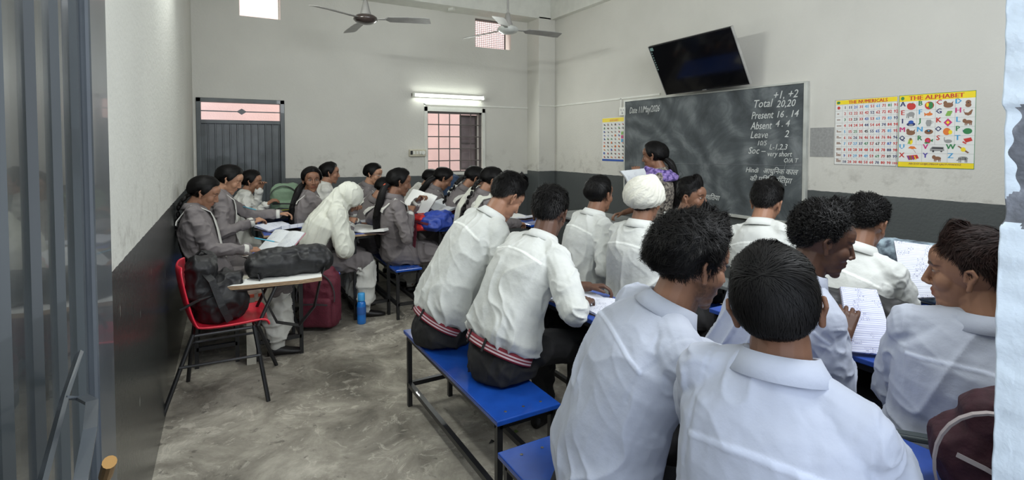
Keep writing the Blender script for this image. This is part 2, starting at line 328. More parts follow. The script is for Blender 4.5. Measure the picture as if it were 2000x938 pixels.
def voxel(mb, vs, it=3, fac=0.5, name='m'):
    me = bpy.data.meshes.new('t'); me.from_pydata(mb.v, [], mb.f); o = bpy.data.objects.new('t', me); C.objects.link(o)
    r = o.modifiers.new('r', 'REMESH'); r.mode = 'VOXEL'; r.voxel_size = vs
    if it: k = o.modifiers.new('s', 'SMOOTH'); k.iterations = it; k.factor = fac
    dg = bpy.context.evaluated_depsgraph_get(); dg.update(); out = bpy.data.meshes.new_from_object(o.evaluated_get(dg))
    bpy.data.objects.remove(o); bpy.data.meshes.remove(me); out.name = name; return out
def getv(me): a = np.empty(len(me.vertices)*3); me.vertices.foreach_get('co', a); return a.reshape(-1, 3)
def getn(me): a = np.empty(len(me.vertices)*3); me.vertex_normals.foreach_get('vector', a); return a.reshape(-1, 3)
def finish(me, V, m, col=None, origin=None):
    if origin is not None: V = V-np.asarray(origin)
    me.vertices.foreach_set('co', V.ravel()); me.materials.clear(); me.materials.append(M[m] if isinstance(m, str) else m)
    me.polygons.foreach_set('use_smooth', [True]*len(me.polygons))
    if col is None: col = np.ones((len(V), 3))
    c = np.ones((len(V), 4), np.float32); c[:, :3] = col
    at_ = me.color_attributes.new('Col', 'FLOAT_COLOR', 'POINT'); at_.data.foreach_set('color', c.ravel()); me.update(); return me
# ================================================================ THE ROOM (X towards the blackboard wall, Y towards the window wall)
XB = 4.60; YW = 7.08; ZC = 3.92
def wall_holes(lo, hi, rects, thick, axis, name, m):
    """wall with rectangular holes, one mesh; lo/hi = (a0,z0),(a1,z1); rects in the same coordinates"""
    A = sorted({lo[0], hi[0], *[r[0] for r in rects], *[r[2] for r in rects]}); Z = sorted({lo[1], hi[1], *[r[1] for r in rects], *[r[3] for r in rects]})
    mb = MB()
    for i in range(len(A)-1):
        for j in range(len(Z)-1):
            ca, cz = (A[i]+A[i+1])/2, (Z[j]+Z[j+1])/2
            if any(r[0] < ca < r[2] and r[1] < cz < r[3] for r in rects): continue
            if axis == 'y': mb.b2((A[i], thick[0], Z[j]), (A[i+1], thick[1], Z[j+1]))
            else: mb.b2((thick[0], A[i], Z[j]), (thick[1], A[i+1], Z[j+1]))
    return struct(mb.build(name, m))
struct(MB().b2((-0.9, -2.5, -0.2), (4.9, 7.4, 0)).build('floor', 'floor'))
struct(MB().b2((-0.9, -0.1, ZC), (4.9, 7.4, ZC+0.15)).build('ceiling', 'ceil'))
# openings of the window wall, read off the photograph at the wall plane
def wy(u, v): p = ony(u, v, YW); return p[0], p[2]
dx0, dz1 = wy(382, 190); dx1, _ = wy(555, 198)
wx0, wz1 = wy(834, 217); wx1, _ = wy(941, 221); wz0 = wy(905, 336)[1]
v1x0, v1z0 = wy(467, 30); v1x1, _ = wy(548, 39); v1z1 = 3.62
v2x0, v2z0 = wy(928, 91); v2x1, _ = wy(998, 99); v2z1 = wy(928, 35)[1]
wall_holes((-0.5, 0), (XB+0.2, ZC), [(dx0, 0, dx1, dz1), (wx0, wz0, wx1, wz1), (v1x0, v1z0, v1x1, v1z1), (v2x0, v2z0, v2x1, v2z1)], (YW, YW+0.18), 'y', 'wall_back', 'wallW')
struct(MB().b2((XB, 0.0, 0), (XB+0.2, YW+0.18, ZC)).build('wall_right', 'wallB'))
# left wall, about one degree off square
mb = MB(); mb.rings([[(-0.218, YW+0.1, 0), (-0.218, YW+0.1, ZC), (-0.42, YW+0.1, ZC), (-0.42, YW+0.1, 0)], [(-0.318, 0.2, 0), (-0.318, 0.2, ZC), (-0.52, 0.2, ZC), (-0.52, 0.2, 0)]])
struct(mb.build('wall_left', 'wallL'))
# entrance wall (the photographer stands in its doorway)
mb = MB()
mb.b2((1.14, 0.10, 0), (1.7, 0.31, ZC)); mb.b2((4.5, 0.10, 0), (XB+0.2, 0.31, ZC)); mb.b2((1.7, 0.10, 0), (4.5, 0.31, 1.75)); mb.b2((1.7, 0.10, 3.4), (4.5, 0.31, ZC)); mb.b2((-0.6, 0.10, 2.5), (1.14, 0.31, ZC)); mb.b2((-0.6, 0.1, 0), (-0.3, 0.31, 2.5))
struct(mb.build('wall_front', 'wallB'))
# corner column and beams
mb = MB()
p0 = at(1029, 200, 8.05); p1 = at(1041, 200, 8.0)
mb.b2((XB-0.30, YW-0.34, 0), (XB, YW, 3.5), bev=0.006)
struct(mb.build('trim_1', 'wallB'))
mb = MB(); mb.b2((-0.25, YW-0.34, 3.47), (XB, YW, ZC), bev=0.005); struct(mb.build('trim_2', 'beam'))
mb = MB(); mb.b2((XB-0.09, 0.3, 3.47), (XB, YW-0.34, ZC), bev=0.005); struct(mb.build('trim_3', 'beam'))
# broken plaster at the door jamb, a lumpy reveal
def jamb():
    nz, ny = 620, 110; V = []; F = []
    Z = np.linspace(0.0, 2.5, nz); rows = []
    for z in Z:
        # profile of the free edge: measured from the photograph's right margin
        e = 0.002*math.sin(z*23)+0.0015*math.sin(z*57+1)+0.001*math.sin(z*131)
        chip = float(sstep(1.42, 1.435, z)*(1-sstep(1.60, 1.615, z)))
        row = []
        for j in range(ny):
            t = j/(ny-1); y = 0.33-0.24*t-(0.005*math.sin(z*60)+0.003*math.sin(z*170+1))*float(np.exp(-((t-0.05)/0.03)**2)); x = 1.066+0.006*math.sin(z*3)+0.02*t
            nse = float(vnoise(np.array([[z*14, y*30, 3.0]]))[0])
            depth = chip*(0.007+0.005*nse)*(1 if t > 0.0 else 1)*(1-sstep(0.55, 0.75, t))
            row.append((x+e*(1-t)+depth+0.0015*nse, y-(0.003*chip*(1-t)), z))
        rows.append(row)
    V = [p for r in rows for p in r]
    F = [(i*ny+j, i*ny+j+1, (i+1)*ny+j+1, (i+1)*ny+j) for i in range(nz-1) for j in range(ny-1)]
    m = MB(); m.add(V, F); n0 = len(m.v)
    # back side closes the volume against the wall
    m.add([(1.17, 0.33, z) for z in Z], []); m.f += [(i*ny, (i+1)*ny, n0+i+1, n0+i) for i in range(nz-1)]
    m.add([(1.17, 0.09, z) for z in Z], []); n1 = n0+nz; m.f += [(i*ny+ny-1, n1+i, n1+i+1, (i+1)*ny+ny-1) for i in range(nz-1)]
    m.mi = []
    for f in m.f:
        z = sum(m.v[i][2] for i in f)/4; j = min(i % ny for i in f) if max(f) < n0 else (0 if all((i < n0 and i % ny == 0) or i >= n0 for i in f) else ny)
        zt = 1.427+0.004*math.sin(j*0.35)+0.002*math.sin(j*0.9); zz = 1.612-0.004*math.sin(j*0.3)
        m.mi.append(1 if zt < z < zz and 5*float(sstep(1.465, 1.485, z)) <= j < 80+3*math.sin(z*40) else 0)
    return m
struct(jamb().build('trim_4', ['jambwhite', 'plaster'], smooth=True))

# ---------------------------------------------------------------- door_1: grey corrugated door in the window wall
def corrug(mb, x0, x1, z0, z1, y, n, dep=0.02, axis='x'):
    """pressed sheet with narrow raised ribs"""
    prof = []
    wd = (x1-x0)/n
    for i in range(n):
        a = x0+i*wd; prof += [(a, 0), (a+wd*0.76, 0), (a+wd*0.81, -dep), (a+wd*0.95, -dep)]
    prof.append((x1, 0)); R = []
    for z in (z0, z1):
        fr = [((a, y+b, z) if axis == 'x' else (y-b, a, z)) for a, b in prof]; bk = [((a, y+0.004+b, z) if axis == 'x' else (y-b-0.004, a, z)) for a, b in reversed(prof)]
        R.append(fr+bk)
    mb.rings(R)
d1 = thing('door_1', 'grey corrugated steel door', 'door', (dx0, YW, 0)); del d1['label']; del d1['category']; struct(d1)
W = dx1-dx0; mb = MB(); dt = 0.05
mb.b2((0, -0.02, 0), (dt, 0.08, dz1), 0.004); mb.b2((W-dt, -0.02, 0), (W, 0.08, dz1), 0.004); mb.b2((0, -0.02, dz1-dt), (W, 0.08, dz1), 0.004); mb.b2((0, 0, dz1-0.30), (W, 0.05, dz1-0.255), 0.004)
mb.b2((0.05, 0.01, dz1-0.158), (W-0.05, 0.03, dz1-0.146)); mb.build('door_frame', 'doorgrey', d1)
mb = MB(); mb.add([(W/2-0.055, 0.0, dz1-0.152), (W/2, 0.0, dz1-0.115), (W/2+0.055, 0.0, dz1-0.152), (W/2, 0.0, dz1-0.189), (W/2-0.055, 0.03, dz1-0.152), (W/2, 0.03, dz1-0.115), (W/2+0.055, 0.03, dz1-0.152), (W/2, 0.03, dz1-0.189)], [(0, 3, 2, 1), (4, 5, 6, 7), (0, 1, 5, 4), (1, 2, 6, 5), (2, 3, 7, 6), (3, 0, 4, 7)]); mb.build('diamond_ornament', 'doorgrey', d1)
mb = MB(); corrug(mb, 0.05, W-0.05, 0.02, dz1-0.29, 0.03, 11); mb.build('corrugated_panel', 'doorgrey', d1)
# ---------------------------------------------------------------- window_1: barred window
w1 = thing('window_1', 'x', 'x', (wx0, YW, wz0)); del w1['label']; del w1['category']; struct(w1)
WW = wx1-wx0; WH = wz1-wz0
mb = MB(); mb.b2((0, 0.02, 0), (0.02, 0.05, WH)); mb.b2((WW-0.03, 0.02, 0), (WW, 0.05, WH)); mb.b2((0, 0.02, WH-0.03), (WW, 0.05, WH)); mb.b2((0, 0.02, 0), (WW, 0.05, 0.02)); mb.build('window_frame', 'grille', w1)
mb = MB()
for i in range(1, 5): x = WW*(0.02+0.196*i); mb.tube([(x, 0.03, 0), (x, 0.03, WH)], 0.0075, 6)
for j in range(1, 5): z = WH*(0.985-0.198*j); mb.tube([(0, 0.022, z), (WW, 0.022, z)], 0.0085, 6)
mb.build('grille_bars', 'grille', w1)
mb = MB(); mb.b2((WW*0.70, 0.20, 0.02), (WW*0.715, 0.24, WH-0.03)); mb.b2((WW-0.02, 0.17, 0.02), (WW+0.0, 0.21, WH-0.03)); mb.b2((WW*0.70, 0.19, WH-0.06), (WW, 0.23, WH-0.03)); mb.b2((WW*0.70, 0.19, WH*0.47), (WW, 0.23, WH*0.49)); mb.b2((WW*0.70, 0.19, 0.02), (WW, 0.23, 0.05)); mb.build('shutter_frame', 'grille', w1)
MB().b2((WW*0.71, 0.205, 0.04), (WW, 0.215, WH-0.05)).build('shutter_panel', mat('shutter_sheet', hexc(128, 116, 118), 0.5), w1)
mb = MB(); mb.b2((-0.045, -0.022, -0.03), (0, 0.0, WH+0.06)); mb.b2((WW, -0.022, -0.03), (WW+0.045, 0.0, WH+0.06)); mb.b2((-0.045, -0.022, WH), (WW+0.045, 0.0, WH+0.06)); mb.b2((-0.045, -0.03, -0.035), (WW+0.045, 0.0, 0)); mb.build('window_trim', 'beam', w1)
# ---------------------------------------------------------------- window_2 / window_3: ventilators near the ceiling
w3 = thing('window_3', 'x', 'x', (v2x0, YW, v2z0)); del w3['label']; del w3['category']; struct(w3)
VW = v2x1-v2x0; VH = v2z1-v2z0; mb = MB()
for i in range(17): x = VW*i/16*0.87; mb.tube([(x, 0.06, 0), (x, 0.06, VH)], 0.003, 4)
for j in range(16): z = VH*j/15; mb.tube([(0, 0.063, z), (VW*0.87, 0.063, z)], 0.003, 4)
mb.build('wire_mesh', 'grille', w3)
mb = MB(); mb.b2((VW*0.87, 0.05, 0), (VW*0.89, 0.08, VH)); mb.b2((0, 0.05, VH-0.015), (VW, 0.08, VH)); mb.b2((0, 0.05, 0), (VW, 0.08, 0.01)); mb.build('window_frame', 'grille', w3)
w2 = thing('window_2', 'x', 'x', (v1x0, YW, v1z0)); del w2['label']; del w2['category']; struct(w2)
mb = MB(); q = v1x1-v1x0; h = v1z1-v1z0; mb.b2((0, 0.15, 0), (0.012, 0.18, h)); mb.b2((q-0.012, 0.15, 0), (q, 0.18, h)); mb.b2((0, 0.15, 0), (q, 0.18, 0.012)); mb.b2((0, 0.15, h-0.012), (q, 0.18, h)); mb.build('window_frame', 'white', w2)
# building across the alley
o = MB().b2((-3, YW+1.7, 0), (9, YW+1.9, 6.5)).build('wall_outside', 'pink'); struct(o)
o = MB().b2((-3, YW+0.18, -0.2), (9, YW+1.7, 0)).build('ground', 'floor'); struct(o)

# ---------------------------------------------------------------- open entrance door leaf at the far left
lf = thing('door_leaf', 'grey ribbed steel door leaf standing open at the left edge beside the wall', 'door', (-0.205, 0.30, 0))
mb = MB(); corrug(mb, 0.0, 0.80, 0.03, 2.4, 0.006, 7, 0.009, 'y')
mb.build('ribbed_sheet', 'leafgrey', lf)
mb = MB(); mb.b2((-0.035, 0.80, 0.02), (0.028, 0.955, 2.42), 0.006); mb.b2((-0.03, 0.0, 2.38), (0.02, 0.955, 2.42), 0.004); mb.b2((-0.03, 0.0, 0.02), (0.02, 0.955, 0.06), 0.004); mb.build('leaf_frame', 'framegrey', lf)
def leafp(u, v, X): p = onx(u, v, X); return p-np.array([-0.205, 0.30, 0])
mb = MB(); a = leafp(155, 690, -0.17); b = leafp(125, 780, -0.165); c_ = leafp(84, 936, -0.15)
mb.ribbon([a, b, c_, c_+(c_-b)*0.5], (0, 1, 0.2), 0.009, 0.005); mb.ribbon([b, leafp(160, 776, -0.15), leafp(180, 786, -0.13), leafp(176, 840, -0.12), leafp(158, 936, -0.12), leafp(150, 985, -0.12)], (1, 0.2, 0), 0.012, 0.004)
mb.build('bracket', 'framegrey', lf, label='bent flat steel bracket')
bl = MB(); a = leafp(196, 965, -0.12); b = leafp(214, 903, -0.10); bl.tube([a, lerp(a, b, 0.6)], 0.0055, 12); bl.tube([lerp(a, b, 0.6), b], 0.0065, 12); bl.build('bolt', 'brass', lf, smooth=False, label='worn brass-coloured bolt end')

# ---------------------------------------------------------------- blackboard and its writing (on the wall X = XB)
def bx_(u, v): p = onx(u, v, XB); return p[1], p[2]
yl, zt1 = bx_(1225, 196); yr, zt = bx_(1575, 163); zb = bx_(1575, 436)[1]
bd = thing('blackboard', 'large framed blackboard with chalk attendance notes on the wall', 'blackboard', (XB, yl, zb))
BW = yl-yr; BH = zt-zb
MB().b2((-0.03, -BW, 0), (-0.004, 0, BH)).build('board_panel', 'slate', bd)
mb = MB(); f = 0.03
mb.b2((-0.04, 0, -f), (0, f*0.6, BH+f*0.6), 0.003); mb.b2((-0.04, -BW-f, -f), (0, -BW, BH+f*0.6), 0.003); mb.b2((-0.04, -BW, BH), (0, 0, BH+f*0.6), 0.003); mb.b2((-0.05, -BW, -f), (0, 0, 0), 0.003); mb.build('board_frame', 'boardframe', bd)
_TR = Matrix(((0, 0, -1), (-1, 0, 0), (0, 1, 0)))  # text x -> -Y, text y -> +Z, facing -X
def text_mesh(s, size, shear=0.0, off=0.0, ext=0.0, align='LEFT', res=2):
    c = bpy.data.curves.new('t', 'FONT'); c.body = s; c.size = size; c.shear = shear; c.offset = off; c.extrude = ext; c.align_x = align; c.resolution_u = res
    o = bpy.data.objects.new('t', c); C.objects.link(o); dg = bpy.context.evaluated_depsgraph_get(); dg.update()
    me = bpy.data.meshes.new_from_object(o.evaluated_get(dg)); bpy.data.objects.remove(o); bpy.data.curves.remove(c)
    V = [tuple(v.co) for v in me.vertices]; F = [tuple(p.vertices) for p in me.polygons]; bpy.data.meshes.remove(me); return np.array(V).reshape(-1, 3), F
def put_text(mb, s, y, z, size, X, rot=0.0, wide=1.0, **k):
    V, F = text_mesh(s, size, **k)
    if not len(V): return
    V[:, 0] *= wide; a = math.radians(rot); R = np.array([[math.cos(a), -math.sin(a)], [math.sin(a), math.cos(a)]]); V[:, :2] = V[:, :2]@R.T
    P = np.stack([X-V[:, 2], y-V[:, 0], z+V[:, 1]], 1); mb.add(P, F)
BO = np.array([XB, yl, zb])
def write(lines, m, name='chalk_writing'):
    mb = MB()
    for s, u, v, h, ex in lines:
        y, z = bx_(u, v); pxm = 1020/((onx(u, v, XB)-CAM)@_fw); size = h/pxm
        put_text(mb, s, y, z, size, XB-0.0325, ext=0.0006, shear=0.28, rot=ex.get('r', 0), wide=ex.get('w', 0.9), off=ex.get('o', 0.0004))
    return mb.build(name, m, bd, origin=None) if False else _child(mb, name, m, bd, BO)
def _child(mb, name, m, par, org, **k):
    mb.v = [tuple(np.array(p)-org) for p in mb.v]; return mb.build(name, m, par, **k)
write([('Date 11/May/2026', 1233, 222, 17, {'w': 0.62}),
       ('+1, +2', 1513, 194, 21, {}), ('Total', 1474, 211, 21, {}), ('20,20', 1520, 210, 19, {}), ('Present', 1471, 233, 20, {'w': 0.74}), ('16 . 14', 1519, 230, 18, {}),
       ('Absent', 1470, 253, 20, {'w': 0.76}), ('4 . 4', 1518, 248, 18, {}), ('Leave', 1469, 270, 19, {'w': 0.85}), ('2', 1536, 268, 19, {}), ('10/5', 1482, 284, 13, {}),
       ('Soc –', 1465, 300, 18, {}), ('L-1,2,3', 1506, 292, 15, {}), ('very short', 1502, 305, 14, {'w': 0.85}), ('Q/A T', 1534, 317, 12, {})], 'chalk')
write([('Hindi', 1460, 336, 14, {}), ('आधुिनक काल', 1494, 338, 14, {'w': 0.95}), ('की पिरिस्थिितया', 1468, 353, 14, {'w': 1.0}), ('t', 1536, 362, 14, {}), ('िस्थितया', 1374, 388, 14, {})], 'chalk', 'chalk_hindi_writing')
write([('Science  Chemistry Key', 1240, 337, 15, {'w': 0.7}), ('Half P', 1312, 345, 13, {})], 'chalkfaint', 'faint_chalk_writing')
mb = MB()
for ua, va, ub, vb in ((1228, 318, 1462, 322), (1462, 322, 1573, 325)):
    a = onx(ua, va, XB-0.033); b = onx(ub, vb, XB-0.033); mb.tube([a, b], 0.0018, 4)
for ua, va, ub, vb in ((1536, 270, 1549, 269), (1537, 319, 1562, 318)):
    a = onx(ua, va, XB-0.033); b = onx(ub, vb, XB-0.033); mb.tube([a, b], 0.0025, 4)
_child(mb, 'chalk_rules', 'chalkfaint', bd, BO)

# ---------------------------------------------------------------- television, tipped forward off the wall
tv = thing('television', 'black flat-screen television tipped forward above the blackboard', 'television', (4.36, 3.70, 2.10), 0, rot=(0, 0, 0))
pc = [onx(1291, 187, 4.44), onx(1454, 164, 4.44), onx(1439, 52, 4.17), onx(1276, 90, 4.17)]
TO = np.array([4.36, 3.70, 2.10]); cen = sum(pc)/4; ax = unit((pc[1]-pc[0])+(pc[2]-pc[3])); ay = (pc[3]-pc[0])+(pc[2]-pc[1]); ay = unit(ay-ax*(ay@ax)); az = np.cross(ax, ay)
tw = (np.linalg.norm(pc[1]-pc[0])+np.linalg.norm(pc[2]-pc[3]))/2; th_ = (np.linalg.norm(pc[3]-pc[0])+np.linalg.norm(pc[2]-pc[1]))/2
RT = np.stack([ax, ay, az], 1)
def tvb(mb, lo, hi, bev=0.0): lo = np.array(lo); hi = np.array(hi); return mb.box(cen-TO+RT@((lo+hi)/2), hi-lo, R=RT, bev=bev)
tvb(MB(), (-tw/2, -th_/2, -0.035), (tw/2, th_/2, -0.004), 0.004).build('television_case', 'tvcase', tv)
tvb(MB(), (-tw/2+0.012, -th_/2+0.018, -0.006), (tw/2-0.012, th_/2-0.012, 0.0)).build('screen', 'tvblack', tv)
mb = MB(); tvb(mb, (tw/2-0.004, -th_/2, -0.03), (tw/2+0.003, th_/2, 0.002)); tvb(mb, (-tw/2-0.003, -th_/2, -0.03), (-tw/2+0.002, th_/2, 0.001)); mb.build('silver_edge', 'silver', tv)
mb = MB(); tvb(mb, (-0.025, -th_/2+0.003, -0.002), (0.025, -th_/2+0.010, 0.002)); mb.build('logo_plate', 'silver', tv)
mb = MB(); tvb(mb, (-tw/2+0.015, th_/2-0.055, 0.0), (-tw/2+0.06, th_/2-0.02, 0.0012)); 
for i in range(8): tvb(mb, (-tw/2+0.018, th_/2-0.085-i*0.028, 0.0), (-tw/2+0.028, th_/2-0.07-i*0.028, 0.0012))
mb.build('feature_sticker', mat('sticker', hexc(120, 150, 145), 0.5), tv)
mb = MB(); mb.b2((4.40-TO[0], -0.2, 0.12), (XB-TO[0]-0.002, 0.2, 0.30)); tvb(mb, (-0.18, -0.14, -0.09), (0.18, 0.14, -0.034)); mb.build('wall_bracket', 'black', tv)

# ---------------------------------------------------------------- wall charts
def chart(name, label, u0, v0, u1, v1, m='plainpaper', group=None):
    y0, z1 = bx_(u0, v0); y1, z0 = bx_(u1, v1); t = thing(name, label, 'poster' if m == 'plainpaper' else 'paper', (XB, y0, z0), group=group)
    MB().b2((-0.003, y1-y0, 0), (-0.0008, 0, z1-z0)).build('sheet', m, t); return t, abs(y1-y0), z1-z0, np.array([XB, y0, z0])
class Flat:
    """paints shapes on a chart, coordinates in fractions of its width and height, one mesh per colour"""
    def __init__(s, w_, h_): s.w = w_; s.h = h_; s.d = {}; s.k = 0
    def mb(s, col): return s.d.setdefault(col, MB())
    def P(s, x, y, l): return (-0.0034-0.0002*l, -x*s.w, y*s.h)
    def rect(s, col, x0, y0, x1, y1, l=0): s.mb(col).add([s.P(x0, y0, l), s.P(x1, y0, l), s.P(x1, y1, l), s.P(x0, y1, l)], [(0, 1, 2, 3)])
    def pol(s, col, pts, cx, cy, sx, sy, l=2):
        s.k += 1; l = l+(s.k % 9)*0.4; s.mb(col).add([s.P(cx+px*sx, cy+py*sy, l) for px, py in pts], [tuple(range(len(pts)))])
    def oval(s, col, cx, cy, rx, ry, l=2, n=14, rot=0): 
        ca, sa = math.cos(rot), math.sin(rot); s.pol(col, [(math.cos(t)*ca-math.sin(t)*sa*0.6, math.cos(t)*sa+math.sin(t)*ca) for t in np.linspace(0, 2*math.pi, n, endpoint=False)], cx, cy, rx, ry, l)
    def text(s, col, t, x, y, size, wide=1.0, off=0.0, align='CENTER', l=3, shear=0, bold=0.035):
        V, F = text_mesh(t, size*s.h, off=off, align=align, shear=shear, res=1)
        if len(V):
            for k in range(3): s.mb(col).add([(-0.0034-0.0002*l-0.00004*k, -x*s.w-vx*wide-(k-1)*bold*size*s.h, y*s.h+vy) for vx, vy, _ in V], F)
    def out(s, par, names):
        for c, mb in s.d.items(): mb.build(names.get(c, 'print_'+CN[c]), CM[c], par)
CN = {'y': 'yellow', 'r': 'red', 'b': 'blue', 'g': 'green', 'k': 'black', 'p': 'pink', 'c': 'sky_blue', 'v': 'violet', 'n': 'brown', 's': 'grey', 'o': 'orange', 'l': 'lime', 'd': 'dark_blue'}
CM = {k: flat('print_'+CN[k], *v, rough=0.5) for k, v in {'y': (240, 214, 30), 'r': (198, 52, 44), 'b': (40, 84, 170), 'g': (46, 128, 74), 'k': (46, 46, 52), 'p': (200, 50, 120), 'c': (70, 160, 210), 'v': (84, 70, 160), 'n': (134, 92, 66), 's': (150, 150, 148), 'o': (222, 120, 50), 'l': (130, 176, 80), 'd': (40, 48, 100)}.items()}
# numbers chart
t, cw, ch, _o = chart('numbers_chart', 'numbers chart from 1 to 100 with a yellow heading, left of the alphabet chart', 1632, 196, 1751, 325)
F_ = Flat(cw, ch); F_.rect('y', 0.02, 0.925, 0.99, 0.99); F_.text('r', 'THE NUMERICALS', 0.54, 0.93, 0.072, 0.92); F_.oval('g', 0.06, 0.955, 0.03, 0.02)
cols = ['k', 'r', 'c', 'd', 'g', 'r', 'b', 'r', 'c', 'r']
for c in range(10):
    for r in range(10):
        k = cols[(c*3+r*7+(c*r) % 4) % 10]; F_.text(k, str(c*10+r+1), 0.175+c*0.089, 0.855-r*0.092, 0.062 if c*10+r < 99 else 0.052, 0.88)
for r in range(10):
    for q in range(min(r+1, 10)): F_.oval('n' if r else 'r', 0.045+0.02*(q % 4)+(0.02 if r == 0 else 0), 0.875-r*0.092+0.018*(q//4), 0.009 if r else 0.026, 0.008 if r else 0.024)
for r in range(11): F_.rect('s', 0.01, 0.918-r*0.0918, 0.99, 0.9205-r*0.0918)
for c in range(11): F_.rect('s', 0.125+c*0.0865, 0.0, 0.1275+c*0.0865, 0.92)
F_.rect('s', 0, 0, 1, 0.006, 1); F_.rect('s', 0, 0.994, 1, 1, 1); F_.rect('s', 0, 0, 0.006, 1, 1); F_.rect('s', 0.994, 0, 1, 1, 1); F_.out(t, {'y': 'heading_band'})
